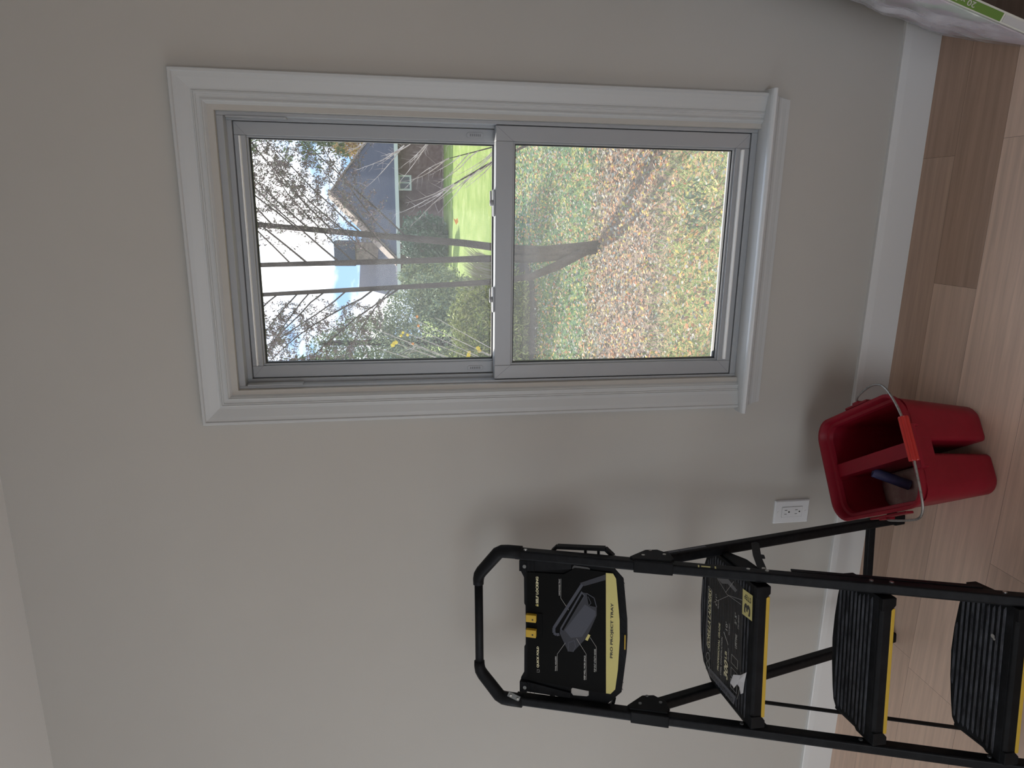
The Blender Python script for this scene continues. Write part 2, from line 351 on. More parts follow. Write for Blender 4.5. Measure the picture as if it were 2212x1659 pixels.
# black strips added as the shade in the gaps beside the sashes
g = MB(); g.box(-.4394, -.4388, D + .071, D + .074, 1.195, 1.832).box(.2038, .2044, D + .071, D + .074, 1.195, 1.832).box(-.4497, -.4490, D + .031, D + .034, .5, 1.19).box(.2100, .2107, D + .031, D + .034, .5, 1.19)
g.build('gap_shade_strip', 'gasket', win)
MB().prism([(D + .072, 1.816), (D + .064, 1.817), (D + .064, 1.820), (D + .072, 1.823)], -.405, .170, lambda y, z, x: (x, y, z)).build('pull_rail', 'pale', us)
MB().prism([(D + .032, .521), (D + .022, .520), (D + .020, .524), (D + .024, .5275), (D + .032, .5275)], -.405, .168, lambda y, z, x: (x, y, z)).build('lift_rail', 'pale', ls, bevel=.0006)
# sash locks on the meeting rail
for cx in (.020, -.232):
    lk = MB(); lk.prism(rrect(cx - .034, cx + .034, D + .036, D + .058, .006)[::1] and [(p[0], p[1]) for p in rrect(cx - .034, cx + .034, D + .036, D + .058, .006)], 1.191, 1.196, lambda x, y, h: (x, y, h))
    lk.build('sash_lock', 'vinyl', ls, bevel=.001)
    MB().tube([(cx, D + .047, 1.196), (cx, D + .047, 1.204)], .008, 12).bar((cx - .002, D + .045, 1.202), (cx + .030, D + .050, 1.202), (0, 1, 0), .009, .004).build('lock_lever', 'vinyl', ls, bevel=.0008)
# vent latches on the upper stiles (dark small slots in an oval)
for cx in (-.425, .1880):
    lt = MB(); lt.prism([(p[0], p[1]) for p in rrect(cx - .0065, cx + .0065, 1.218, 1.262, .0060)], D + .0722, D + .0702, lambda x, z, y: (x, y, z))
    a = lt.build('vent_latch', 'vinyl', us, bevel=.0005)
    s_ = MB()
    for k in range(6): s_.box(cx - .0030, cx + .0030, D + .0697, D + .0704, 1.226 + k * .0050, 1.2285 + k * .0050)
    s_.build('latch_rib', 'track', us)
# insect screen on the outside of the lower half
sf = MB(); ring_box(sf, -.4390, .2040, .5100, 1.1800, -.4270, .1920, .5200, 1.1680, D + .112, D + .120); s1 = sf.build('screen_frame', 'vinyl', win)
MB().box(-.4270, .1920, D + .1155, D + .1165, .5200, 1.1680).build('insect_screen', 'screen', s1)

# ================================================================== OUTLET
ot = tag(empty('wall_outlet', (-.891, WALL, .261)), 'white double electrical outlet plate on wall between window and ladder', 'outlet')
m = MB(); r0 = [(p[0], 0, p[1]) for p in rrect(-.038, .038, -.058, .058, .002)]; r1 = [(p[0], -.0035, p[1]) for p in rrect(-.038, .038, -.058, .058, .002)]; r2 = [(p[0], -.0065, p[1]) for p in rrect(-.0345, .0345, -.0545, .0545, .002)]
m.loft([r0, r1, r2], cap0=True, cap1=True).build('cover_plate', 'outlet', ot)
rc = MB().prism([(p[0], p[1]) for p in rrect(-.0165, .0165, -.0335, .0335, .002)], -.0060, -.0078, lambda x, z, y: (x, y, z)).build('receptacle', 'outlet', ot, bevel=.0004)
g = MB(); ring_box(g, -.0172, .0172, -.0342, .0342, -.0166, .0166, -.0336, .0336, -.0067, -.0063); g.build('receptacle_gap', 'track', ot)
for cz in (.0165, -.0185):
    s_ = MB(); s_.box(-.0072, -.0058, -.0082, -.0077, cz + .001, cz + .009); s_.box(.0054, .0070, -.0082, -.0077, cz + .0005, cz + .0085)
    s_.build('socket_slot', 'slot', rc)
    MB().tube([(0, -.0076, cz - .006), (0, -.0083, cz - .006)], .0026, 10).build('ground_hole', 'slot', rc)
for cz in (.046, -.046): MB().tube([(0, -.0062, cz), (0, -.0074, cz)], .0028, 10).build('screw', 'outlet', ot)

# ================================================================== LADDER
LX, LY, LT = -.9734, 1.0076, .1163
WF, WS, LA = .2033, -.0048, .4264
lad = tag(empty('step_ladder', (LX, LY, 0), LT), 'black folding three-step ladder with yellow step edges standing left of the red bucket', 'ladder')
nrm = Vector((0, -1, LA)).normalized(); dr = Vector((0, LA, 1)).normalized()
def P(x, z, off=0):      # point on a plane parallel to the front of the rails, off behind it
    return Vector((x, LA * z + off, z))
# front rails
RWD, RDP = .0235, .031
for s in (1, -1):
    rings = []
    for z in (0.012, 1.175):
        c = P(s * (WF - WS * z - RWD / 2), z) - nrm * (RDP / 2)
        rings.append([c + Vector((p[0], 0, 0)) - nrm * p[1] for p in rrect(-RWD / 2, RWD / 2, -RDP / 2, RDP / 2, .005, n=3)])
    MB().loft(rings, True, True).build('rail', 'black', lad, bevel=0)
    MB().bar(P(s * (WF - RWD / 2), 0, .015), P(s * (WF - RWD / 2), .05, .015), (1, 0, 0), .031, .040).build('foot', 'plastic', lad, bevel=.004)
# rear legs
RH, RAD, RD, RWR, RWS = .8521, .0506, .6198, .184, -.0131
def RL(s, z): return Vector((s * (RWR - RWS * z), RD + (LA * RH + RAD - RD) * z / RH, z))
for s in (1, -1):
    a, b = RL(s, .010), RL(s, RH + .01); d = (b - a).normalized(); n = d.cross(Vector((1, 0, 0))).normalized(); rings = []
    for c in (a, b): rings.append([c + Vector((p[0], 0, 0)) + n * p[1] for p in rrect(-.013, .013, -.014, .014, .006, n=3)])
    lg = MB().loft(rings, True, True).build('rear_leg', 'black', lad)
    MB().bar(RL(s, 0), RL(s, .040), (1, 0, 0), .030, .034).build('rubber_foot', 'plastic', lg, bevel=.004)
MB().bar(RL(-1, .1183), RL(1, .1183), (0, 0, 1), .022, .016).build('rear_crossbar', 'black', lad, bevel=.003)
# hinge brackets
def side_plate(poly, x0, x1): return MB().prism(poly, x0, x1, lambda y, z, x: (x, y, z))
for s in (1, -1):
    zt, zb = .905, .820
    xo = s * (WF - WS * .86)
    slv = MB(); c0 = P(xo - s * RWD / 2, zb) - nrm * .0165; c1 = P(xo - s * RWD / 2, zt) - nrm * .0165
    slv.bar(c0, c1, (1, 0, 0), RWD + .006, RDP + .006)
    slv.build('hinge_sleeve', 'plastic', lad, bevel=.002)
    poly = [(LA * zt + .008, zt), (LA * zt + .020, zt + .003), (.440, .856), (.436, .826), (.405, .806), (.372, .808), (LA * zb + .010, zb)]
    hp = side_plate(poly, s * .196, s * .214) if s > 0 else side_plate(poly, -.1815, -.1755)
    hp = hp.build('hinge_plate', 'plastic', lad, bevel=.002)
    for (y, z) in ((.405, .874), (.432, .846), (.400, .822)):
        MB().tube([(s * .1935 if s < 0 else .213, y, z), (s * .1925 if s < 0 else .2155, y, z)] if s > 0 else [(-.1757, y, z), (-.1730, y, z)], .0042, 10).build('rivet', 'steel' if s > 0 else 'dull', hp)
# top handle: corner grips and the bar between them
HO = .014
def hpt(x, z): return P(x, z, HO)
for s in (1, -1):
    xr = .2005
    path = [hpt(s * xr, 1.156), hpt(s * xr, 1.190), hpt(s * (xr - .0010), 1.203), hpt(s * (xr - .006), 1.213), hpt(s * .141, 1.254), hpt(s * .130, 1.260), hpt(s * .118, 1.262), hpt(s * .106, 1.262)]
    MB().tube(path, [.0172, .0172, .0170, .0165, .0155, .0150, .0145, .0140], 10).build('corner_grip', 'plastic', lad, smooth=True)
MB().tube([hpt(.110, 1.2615), hpt(-.110, 1.2615)], .0108, 12).build('handle_bar', 'plastic', lad, smooth=True)
pl = MB().bar(P(-.1890, 1.165, .000), P(-.1780, 1.193, .000), (0, 1, 0), .003, .013).build('clip_plate', 'dull', lad)
for k in (.2, .8): MB().tube([P(-.1890 + .011 * k, 1.165 + .028 * k, -.001), P(-.1890 + .011 * k, 1.165 + .028 * k, -.005)], .003, 8).build('screw', 'steel', pl)
for (x, z) in ((.2165, 1.148),): MB().tube([(.2080, LA * z + .012, z), (.2110, LA * z + .012, z)], .0045, 10).build('rivet', 'steel', lad)
# steps
def step(zs, yb, out, name='step', deep=False, cards=None):
    y0 = LA * zs + .001; t = .028
    base = empty(name, (0, 0, 0)); base.parent = lad
    # tread outline (right half mirrored): list of (x, y) from the front corner backwards
    full = [(-p[0], p[1]) for p in out] + [(p[0], p[1]) for p in out[::-1]]
    m = MB().prism(full, zs - .020, zs, lambda x, y, z: (x, y, z))
    # ribs run side to side, clipped to the outline
    def half_w(y):
        for (xa, ya), (xb, yb_) in zip(out[:-1], out[1:]):
            if ya <= y <= yb_: return xa + (xb - xa) * (y - ya) / max(yb_ - ya, 1e-6)
        return out[-1][0]
    y = y0 + .016; nb = len(m.f)
    while y < yb - .012:
        hw = min(half_w(y), half_w(y + .007)) - .008
        ch = .008
        m.prism([(-hw + ch, y), (hw - ch, y), (hw, y - .004 + .0055), (hw - ch, y + .0062), (-hw + ch, y + .0062), (-hw, y + .0015)], zs - .001, zs + .0016, lambda a, b, h: (a, b, h))
        y += .0135
    to_ = m.build('tread', 'tread', base, bevel=.0008); to_.data.materials.append(MT['rib'])
    for i, p in enumerate(to_.data.polygons):
        if i >= nb: p.material_index = 1
    hw = out[0][0]
    n = MB(); n.prism([(y0 - .006, zs - .001), (y0 - .011, zs - .007), (y0 - .011, zs - .027), (y0 + .012, zs - .027), (y0 + .012, zs - .001)], -hw, hw, lambda a, b, x: (x, a, b))
    for s in (1, -1): n.prism([(hw * s, zs - .0005), (hw * s, zs - .035), (hw * s - s * .018, zs - .035), (hw * s - s * .030, zs - .024), (hw * s - s * .030, zs - .0005)], y0 - .0135, y0 + .020, lambda x, z, y_: (x, y_, z))
    n.build('nose', 'plastic', base, bevel=.0015)
    MB().box(-hw + .026, hw - .026, y0 - .0125, y0 + .004, zs - .034, zs - .0255).build('edge_strip', 'yellow', base, bevel=.001)
    for s in (1, -1):
        xs_ = s * (hw - .006)
        MB().prism([(y0, zs - .005), (y0 + .02, zs - .040), (min(yb, y0 + .13), zs - .030), (min(yb, y0 + .13), zs - .005)], min(xs_, xs_ + s * .005), max(xs_, xs_ + s * .005), lambda a, b, x: (x, a, b)).build('side_flange', 'plastic', base)
        for dy_, dz_ in ((.030, -.006), (-.002, -.044)):
            zz = zs + dz_ + .012; yy = LA * zz + .017
            xa = s * (WF - WS * zz - RWD)
            MB().tube([(xa, yy, zz), (xa - s * .0025, yy, zz)], .0045, 10).build('bolt', 'dull', base)
            xb = s * (WF - WS * zz)
            MB().tube([(xb, yy, zz), (xb + s * .0025, yy, zz)], .0045, 10).build('bolt', 'steel', base)
    return base
y3 = LA * .651
s3 = step(.651, .552, [(.176, y3), (.176, y3 + .055), (.172, .372), (.179, .385), (.179, .478), (.150, .524), (.120, .5385), (.070, .5480), (0, .552)])
y2 = LA * .410
s2 = step(.410, .325, [(.176, y2), (.176, y2 + .045), (.164, y2 + .058), (.168, .296), (.150, .308), (.118, .3145), (.060, .322), (0, .325)])
y1 = LA * .169
s1_ = step(.169, .224, [(.180, y1), (.180, y1 + .035), (.168, y1 + .056), (.171, .196), (.158, .206), (.120, .213), (.060, .221), (0, .224)])
# arms under the top step reaching the rear legs
for s in (1, -1):
    a = [(LA * .63 + .01, .646), (LA * .60 + .02, .600), (.40, .605), (.455, .628), (.475, .646)]
    side_plate(a, min(s * .181, s * .187), max(s * .181, s * .187)).build('step_arm', 'plastic', lad, bevel=.001)
# linkage rods and spreader straps
for s in (-1, 1):
    m = MB(); x = s * .1865
    if s < 0: m.bar((x, LA * .605 + .138, .605), (x, LA * .13 + .136, .13), (1, 0, 0), .003, .013)
    else: m.bar((.2045, LA * .560 + .040, .560), (.2045, LA * .20 + .040, .20), (1, 0, 0), .003, .014)
    m.build('link_rod', 'black', lad)
    sp = [(.300, .618), (.318, .622), (.395, .592), (.470, .556), (.478, .540), (.462, .538), (.392, .572), (.388, .566), (.370, .573), (.372, .581), (.310, .604)]
    side_plate(sp, min(s * .1975, s * .2005), max(s * .1975, s * .2005)).build('spreader_strap', 'black', lad)
    MB().tube([(s * .2006, .306, .613), (s * .2035, .306, .613)], .0045, 10).build('rivet', 'steel', lad)

# project tray folded flat between the rails
TO = .030
def tp(off): return lambda x, z, h: tuple(P(x, z, off) + nrm * h)
tray = empty('project_tray'); tray.parent = lad
half = [(0, .9065), (.044, .9075), (.150, .9175), (.188, .950), (.188, 1.050), (.176, 1.136), (.176, 1.157), (.146, 1.157), (.129, 1.149), (.059, 1.1485), (.053, 1.1455), (0, 1.145)]
outl = half + [(-x, z) for x, z in half[1:-1][::-1]]
MB().prism(outl, -.006, 0, tp(TO)).build('tray_panel', 'plastic', tray, bevel=.0015)
for s in (1, -1):
    # outer arm loops beside the rails
    arm = [(.199, 1.078), (.2125, 1.066), (.2175, .954), (.199, .935)]
    a = MB(); prev = None
    for q in arm: 
        if prev: a.bar(P(s * prev[0], prev[1], .048), P(s * q[0], q[1], .048), tuple(nrm), .020, .008)
        prev = q
    a.bar(P(s * .199, 1.078, .048), P(s * .185, 1.078, .044), tuple(nrm), .02, .008).bar(P(s * .199, .935, .048), P(s * .180, .930, .044), tuple(nrm), .02, .008).bar(P(s*.214,1.0,.048),P(s*.185,1.0,.046),tuple(nrm),.012,.006).bar(P(s*.214,.970,.048),P(s*.185,.970,.046),tuple(nrm),.012,.006)
    a.build('tray_side', 'plastic', tray, bevel=.001)
    # ribbed hinge blocks at the top corners and the long lever
    h_ = MB(); h_.prism([(s * .150, 1.1575), (s * .178, 1.1575), (s * .178, 1.140), (s * .150, 1.140)], -.002, .012, tp(TO)); h_.prism([(s * .150, 1.143), (s * .178, 1.143), (s * .180, 1.036), (s * .166, 1.036)], -.002, .008, tp(TO))
    for k in range(4): h_.prism([(s * .149, 1.152 - k * .010), (s * .1795, 1.152 - k * .010), (s * .1795, 1.1512 - k * .010), (s * .149, 1.1512 - k * .010)], .011, .0135, tp(TO))
    h_.build('tray_lever', 'black', tray, bevel=.001)
    MB().prism([(s * .158, 1.0345), (s * .146, 1.0250), (s * .144, 1.005), (s * .156, .9935), (s * .169, .9935), (s * .172, .998), (s * .174, 1.030), (s * .168, 1.0345)], .0005, .0022, tp(TO)).build('grip_hole', mat('pale_hole_backing' + str(s), (.46, .45, .43) if s < 0 else (.10, .10, .10), .5), tray)
for s, nm in ((1, 'vent'),):
    r_ = MB()
    for i in range(-7, 8):
        x = i * .020; z = .912 + .0018 * (7 - abs(i)) * .3 
        r_.bar(P(x, .9120 + abs(i) * .0006, TO - .0062), P(x + .012, .9230, TO - .0062), tuple(nrm), .001, .0008)
    r_.build('tray_rib', 'black', tray)
MB().prism([(-.030, .9100), (.008, .9100), (.008, .9125), (-.030, .9125)], .006, .0085, tp(TO)).build('utility_hook', 'yellow', tray)
# catch tabs
for x0_, x1_ in ((.0180, .0375), (-.0230, -.0025)):
    c = MB().prism([(x0_, 1.1435), (x1_, 1.1435), (x1_, 1.1190), (x0_, 1.1190)], .0, .012, tp(TO - .006)).build('catch_tab', 'yellow', tray, bevel=.0015)
    MB().tube([P((x0_ + x1_) / 2 - .002, 1.1270, TO - .006) + nrm * .0118, P((x0_ + x1_) / 2 - .002, 1.1270, TO - .006) + nrm * .0126], .0022, 10).build('tab_hole', 'ink', c)
MB().prism([(-.027, 1.1185), (.040, 1.1185), (.040, 1.1065), (-.027, 1.1065)], .0, .0004, tp(TO - .0085)).build('catch_slot', 'label', tray)
for (x, z) in ((-.164, 1.1475), (.164, 1.1475)): MB().tube([P(x, z, TO - .008) + nrm * .004, P(x, z, TO - .008) + nrm * .007], .0048, 10).build('screw', 'dull', tray)
# printed label card
LO = .0235
lab = MB().prism([(-.1545, .9440), (-.140, .9340), (-.086, .9285), (0, .9255), (.044, .9265), (.1515, .9360), (.165, .9440), (.168, 1.03), (.150, 1.055), (.146, 1.142), (-.146, 1.142), (-.150, 1.055), (-.1545, 1.0)], 0, .0006, tp(LO + .0006)).build('printed_card', 'label', tray)
# make the card a direct part so that its print can hang below it
lab.parent = lad
MB().prism([(-.1540, .9550), (-.1540, .9445), (-.1400, .9340), (-.0860, .9285), (-.0050, .9255), (.0440, .9265), (.1515, .9360), (.1640, .9430), (.1640, .9590)], .0006, .0009, tp(LO)).build('yellow_band', 'cream', lab)
tl = tp(LO)
def LT_(body, m, x0, x1, z, cap, **k): return text_obj('lettering', body, m, lambda u, v, h: tl(u, v, .0007 + h), x0, x1, z, cap, lab, **k)
LT_('SELF LOCKING', 'creamtext', .0660, .1375, 1.1150, .0062, bold=.035)
LT_('QUICK FOLD', 'creamtext', -.1080, -.0500, 1.1130, .0062, bold=.035)
LT_('HARDWARE TRAY', 'white_ink', .0935, .1375, 1.0640, .0031, bold=.02)
LT_('TOOL HOLDERS', 'white_ink', -.1112, -.0710, 1.0715, .0036, bold=.02)
LT_('DEEP WELL WORK SPACE', 'white_ink', -.1250, -.0594, 1.0035, .0036, bold=.02)
LT_('FLIP OUT UTILITY HOOK', 'white_ink', -.0998, -.0380, .9800, .0036, bold=.02)
text_obj('lettering', 'PRO PROJECT TRAY', 'ink', lambda u, v, h: tl(u, v, .0010 + h), -.0577, .0880, .9393, .0078, lab, bold=.03)
m = MB()
def line(m, pts, w_=.0006, hh=.0010):
    for a, b in zip(pts[:-1], pts[1:]): m.bar(tl(*a, hh), tl(*b, hh), tuple(nrm), .0002, w_)
for pl_ in ([(.1381, 1.0620), (.0865, 1.0620), (.0575, 1.0436)], [(-.1102, 1.0699), (-.0645, 1.0700), (-.0317, 1.0511)], [(-.1245, 1.0014), (-.0551, 1.0020), (-.0162, 1.0249)], [(-.0984, .9782), (-.0325, .9788), (-.0091, .9933)]):
    m = MB(); line(m, pl_); m.build('pointer_line', 'white_ink', lab)
# drawn padlock and folding mark
MB().prism([(.0585, 1.1150), (.0640, 1.1150), (.0640, 1.1190), (.0585, 1.1190)], .0008, .0011, tl).bar(tl(.0597, 1.119, .001), tl(.0597, 1.1212, .001), tuple(nrm), .0002, .0007).bar(tl(.0628, 1.119, .001), tl(.0628, 1.1212, .001), tuple(nrm), .0002, .0007).bar(tl(.0597, 1.1212, .001), tl(.0628, 1.1212, .001), tuple(nrm), .0002, .0007).build('padlock_mark', 'cream', lab)
m = MB(); line(m, [(-.1205, 1.1195), (-.1205, 1.1130), (-.1135, 1.1130), (-.1135, 1.1180), (-.1175, 1.1180)], .0006); m.build('fold_mark', 'white_ink', lab)
# printed picture of the open tray
def flat(pts, m_, h, name='tray_picture'): return MB().prism(pts, h, h + .0002, tl).build(name, m_, lab)
flat([(.108, 1.0154), (.1065, 1.0025), (.0748, .9971), (.0726, .9791), (.0505, .9789), (-.0116, 1.0015), (-.0533, 1.0326), (-.0534, 1.0444), (-.0079, 1.0644), (.0073, 1.0631)], 'grey_ink2', .0008)
flat([(.0767, 1.0061), (.0620, .9816), (.0502, .9814), (-.0100, 1.0119), (-.0164, 1.0380), (.0027, 1.0525)], 'grey_ink', .0010)
flat([(.1111, 1.0141), (.0138, 1.0592), (.0043, 1.0631), (-.001, 1.0578), (.1002, 1.0063)], 'grey_ink', .0010)
flat([(.1040, 1.0130), (.0040, 1.0600), (.0000, 1.0565), (.0990, 1.0085)], 'label', .0012)
flat([(.1601, .9596), (.1314, 1.0183), (.1245, 1.0083), (.1458, .9594)], 'grey_ink2', .0008)
flat([(-.0007, .9977), (-.0030, .9925), (-.0188, .9989), (-.0165, 1.0046)], 'cream', .0012)
m = MB(); line(m, [(.1280, 1.0130), (.0053, 1.0781), (-.0080, 1.0780), (-.0125, 1.0720), (-.010, 1.0655)], .0075, .0011); m.build('tray_picture', 'grey_ink', lab)
m = MB(); line(m, [(.1065, 1.0025), (.0960, .9850), (.0726, .9791)], .002, .0012); line(m, [(-.0534, 1.0444), (-.030, 1.044), (-.022, 1.030), (-.038, 1.027), (-.0533, 1.0326)], .0016, .0012); line(m, [(.098, .999), (.082, .992), (.0748, .9971)], .0014, .0012); line(m, [(.055, .995), (.045, 1.004), (.030, 1.006)], .0008, .0013); line(m, [(.020, 1.000), (.010, 1.012), (-.004, 1.018)], .0008, .0013)
m.build('tray_picture', 'grey_ink', lab)

# prints lying on the top step
ZT = .6532
def sp(x, y, h): return (x, y, ZT + h)
card = MB().prism([(-.146, .336), (.085, .336), (.150, .3255), (.150, .2790), (.0885, .2775), (.070, .300), (-.030, .305), (-.100, .318), (-.135, .33)], 0, .0002, lambda x, y, h: (x, y, ZT - .0001 + h))
card = MB().prism([(-.166, .482), (-.160, .505), (.120, .508), (.152, .44), (.150, .3255), (.0850, .322), (-.06, .316), (-.120, .322), (-.163, .352)], -.0008, -.0003, lambda x, y, h: (x, y, ZT + h)).build('step_label', see_through('clear_worn_label', (.03, .03, .033), .55, gloss=.05, rough=.35), s3)
card.parent = lad
ye = MB().prism([(.0885, .2774), (.1500, .2792), (.1470, .3250), (.0846, .3231)], 0, .0003, sp).build('yellow_patch', 'cream', card)
def ST(body, m_, x0, x1, y, cap, **k): return text_obj('lettering', body, m_, lambda u, v, h: sp(u, v, .0002 + h), x0, x1, y, cap, card, **k)
ST('3', 'ink', .0930, .1190, .2860, .0290, bold=.03)
text_obj('lettering', 'STEP', 'ink', lambda u, v, h: (.1400 - v, .2850 + u, ZT + .0006), 0, .0310, 0, .0130, card, bold=.01)
ST('GORILLA LADDERS', 'creamtext', -.0930, .0700, .4850, .0150, bold=.02, shear=.3)
m = MB()
def sline(m, pts, w_=.0007):
    for a, b in zip(pts[:-1], pts[1:]): m.bar(sp(a[0], a[1], .0006), sp(b[0], b[1], .0006), (0, 0, 1), .0002, w_)
sline(m, [(-.100, .482), (-.090, .504), (.075, .504), (.070, .482), (-.098, .482)], .0010)
sline(m, [(-.150, .486), (-.142, .500), (-.132, .494), (-.126, .505), (-.112, .500), (-.106, .488), (-.118, .482), (-.128, .488), (-.140, .480), (-.150, .486)], .0012)
m.build('logo_outline', 'white_ink', card)
ST('PROFESSIONAL GRADE', 'creamtext', -.1240, .0050, .4300, .0085, bold=.015)
ST('STEEL CONSTRUCTION', 'white_ink', -.1280, -.0250, .4150, .0070)
ST('300', 'creamtext', -.1220, -.0740, .3820, .0200, bold=.03, shear=.2)
ST('LB', 'creamtext', -.0700, -.0500, .3900, .0100, bold=.02)
ST('LOAD CAPACITY', 'white_ink', -.0700, -.0350, .3800, .0050)
ST("10'", 'white_ink', .0050, .0260, .3920, .0095, bold=.01)
ST('REACH HEIGHT', 'white_ink', .0000, .0300, .3800, .0050)
ST('LIFETIME', 'white_ink', -.0160, .0200, .3420, .0090, bold=.01)
ST("2' 5\"", 'white_ink', .0430, .0720, .3480, .0090, bold=.01)
ST('STEP HEIGHT', 'white_ink', .0380, .0740, .3360, .0050)
ST("6' 11\"", 'white_ink', .0420, .0720, .4530, .0085, bold=.01)
ST('REACH', 'white_ink', .0400, .0620, .4420, .0055)
for x in (-.128, -.098, -.064):
    m = MB(); sline(m, [(x, .334), (x, .366), (x + .022, .366), (x + .022, .334), (x, .334)]); m.build('box_outline', 'white_ink', card)
for ln, wd in (([(-.124, .350), (-.110, .350)], .001), ([(-.117, .343), (-.117, .357)], .001), ([(-.028, .385), (-.006, .410)], .002), ([(.045, .47), (.100, .39), (.118, .325)], .0006), ([(.118, .46), (.098, .40), (.105, .33)], .0006), ([(.10, .408), (.145, .37)], .0006)):
    m = MB(); sline(m, ln, wd); m.build('label_line', 'white_ink', card)
m = MB(); sline(m, [(-.14, .33), (-.10, .318), (-.06, .316)], .0008)
m.build('label_line', 'white_ink', card)
# grey strip reading along the slanted edge
hA, hB = Vector((-.1514, .4850)), Vector((-.1443, .3361))
strip = MB().prism([(-.1455, .492), (-.1385, .338), (-.1640, .346), (-.1660, .482)], 0, .0003, sp).build('grey_strip', mat('grey_label', (.10, .105, .125), .5), card)
text_obj('lettering', 'HEAVY DUTY PRO', 'ink', lambda u, v, h: (-.1620 + v, .475 - u, ZT + .0006), 0, .125, 0, .012, card, bold=.02)
# torn curl of label
tn = MB(); fl_ = [(-.046, .290, .001), (-.066, .312, .004), (-.078, .336, .010), (-.104, .344, .013), (-.110, .331, .009), (-.097, .325, .005), (-.099, .314, .004), (-.111, .306, .005), (-.104, .298, .003), (-.078, .298, .001)]
cx_ = (-.084, .318, .006); tn.add([(x, y, ZT + z) for x, y, z in fl_] + [(cx_[0], cx_[1], ZT + cx_[2])], [(i, (i + 1) % 10, 10) for i in range(10)])
tn.build('torn_flap', mat('torn_white_paper', (.62, .62, .64), .5), card)
m = MB(); m.prism([(.118, .470), (.132, .480), (.140, .40), (.131, .352), (.122, .36), (.126, .40), (.114, .43)], 0, .0003, sp); m.build('worn_patch', mat('worn_grey', (.13, .13, .14), .6), card)
# spatter on the bottom step
MB().tube([(.093, .115, .1706), (.093, .115, .1716)], .005, 7).tube([(.088, .111, .1706), (.088, .111, .1714)], .003, 6).build('paint_spot', mat('dried_paint', (.26, .25, .23), .8), s1_)
# small stickers on the rails
m = MB(); o1 = P(WF + .0038, .764, .010); o2 = P(WF + .0038, .726, .010)
m.bar(o1, P(WF + .0038, .761, .010), tuple(nrm), .012, .0006); m.bar(P(WF + .0038, .729, .010), o2, tuple(nrm), .012, .0006); m.bar(P(WF + .0038, .757, .010), P(WF + .0038, .738, .010), tuple(nrm), .007, .0004)
m.build('rail_sticker', 'cream', lad)
m = MB()
a, b = RL(1, .80), RL(1, .69); d_ = (b - a).normalized()
for (k0, k1, off_) in ((0, .28, .010), (.30, .50, .012), (.50, 1, .011)):
    m.bar(a + (b - a) * k0 + Vector((.0134, 0, 0)) , a + (b - a) * k1 + Vector((.0134, 0, 0)), (0, 1, .3), .009, .0004)
m.build('leg_sticker', mat('dark_sticker', (.045, .048, .06), .4), lad)

# ================================================================== BUCKET
BA = math.radians(32.0)
BCX, BCY = -.6085, 1.484
bu = tag(empty('bucket', (BCX, BCY, 0), BA), 'red two-compartment plastic bucket with wire bail standing on the floor under the window', 'bucket')
RZ = .272
def hw_(z): return .108 + (.1285 - .108) * z / RZ
def y0_(z): return -.104 - (.160 - .104) * z / RZ
def y1_(z): return .150 + (.172 - .150) * z / RZ
def gap(z): return .0165 - .012 * z
def bow(ring, y0, y1, b):
    out = []
    for x, y, z in ring:
        t = (2 * y - y0 - y1) / (y1 - y0); out.append((x + math.copysign(.0085 * (1 - t * t) * (abs(x) / b) ** 3, x), y, z))
    return out
def comp(s, z, inset, zz=None):
    a, b = gap(z) + inset, hw_(z) - inset; y0, y1 = y0_(z) + inset, y1_(z) - inset
    r = .034 - inset * .6; ri = .012
    x0, x1 = (a, b) if s > 0 else (-b, -a)
    rr = (r, r, ri, ri) if s > 0 else (ri, ri, r, r)
    return bow(rrect(x0, x1, y0, y1, rr, zz if zz is not None else z, 6), y0, y1, b)
b = MB()
def shrink(ring, k, z):
    cx = sum(p[0] for p in ring) / len(ring); cy = sum(p[1] for p in ring) / len(ring); return [(cx + (p[0] - cx) * k, cy + (p[1] - cy) * k, z) for p in ring]
DZ = .243
for s in (1, -1):
    zs_ = [.012, .05, .10, .15, .2, DZ]
    outer = [shrink(comp(s, 0, 0), .90, .0), shrink(comp(s, 0, 0), .97, .003)] + [comp(s, z, 0) for z in zs_]
    inner = [comp(s, z, .0035) for z in zs_[::-1]] + [shrink(comp(s, 0, .0035), .95, .008)]
    b.loft(outer + inner, cap0=True, cap1=True)
# bridge between the legs (near face, far face, divider top)
for z0, z1 in ((.193, DZ),):
    for yy in ('n', 'f'):
        pts = []
        for z in (z0, z1):
            for y in ((y0_(z), y0_(z) + .010) if yy == 'n' else (y1_(z) - .010, y1_(z))):
                for x in (-.026, .026): pts.append((x, y, z))
        b.add(pts, [(0, 2, 3, 1), (4, 5, 7, 6), (0, 1, 5, 4), (2, 6, 7, 3), (0, 4, 6, 2), (1, 3, 7, 5)])
b.prism([(-.0175, y0_(DZ) + .003), (.0175, y0_(DZ) + .003), (.0175, y1_(DZ) - .003), (-.0175, y1_(DZ) - .003)], DZ - .006, DZ + .001, lambda x, y, z: (x, y, z))
# upper wall and rolled rim
def ringz(z, off): return bow(rrect(-hw_(z) - off, hw_(z) + off, y0_(z) - off, y1_(z) + off, .044 + max(off, -.012), z, 7), y0_(z) - off, y1_(z) + off, hw_(z) + off)
b.loft([ringz(DZ - .004, 0), ringz(RZ - .006, 0), ringz(RZ - .016, .007), ringz(RZ - .003, .0085), ringz(RZ, .007), ringz(RZ, .001), ringz(RZ - .003, -.001), ringz(RZ - .020, -.0025), ringz(RZ - .023, -.0085), ringz(DZ - .004, -.0100), ringz(DZ - .005, 0)])
b.build('tub', 'red', bu, smooth=False, bevel=0)
tub = bu.children[0]
for p in tub.data.polygons: p.use_smooth = len(p.vertices) == 4
em = tub.modifiers.new('edges', 'EDGE_SPLIT'); em.split_angle = .65
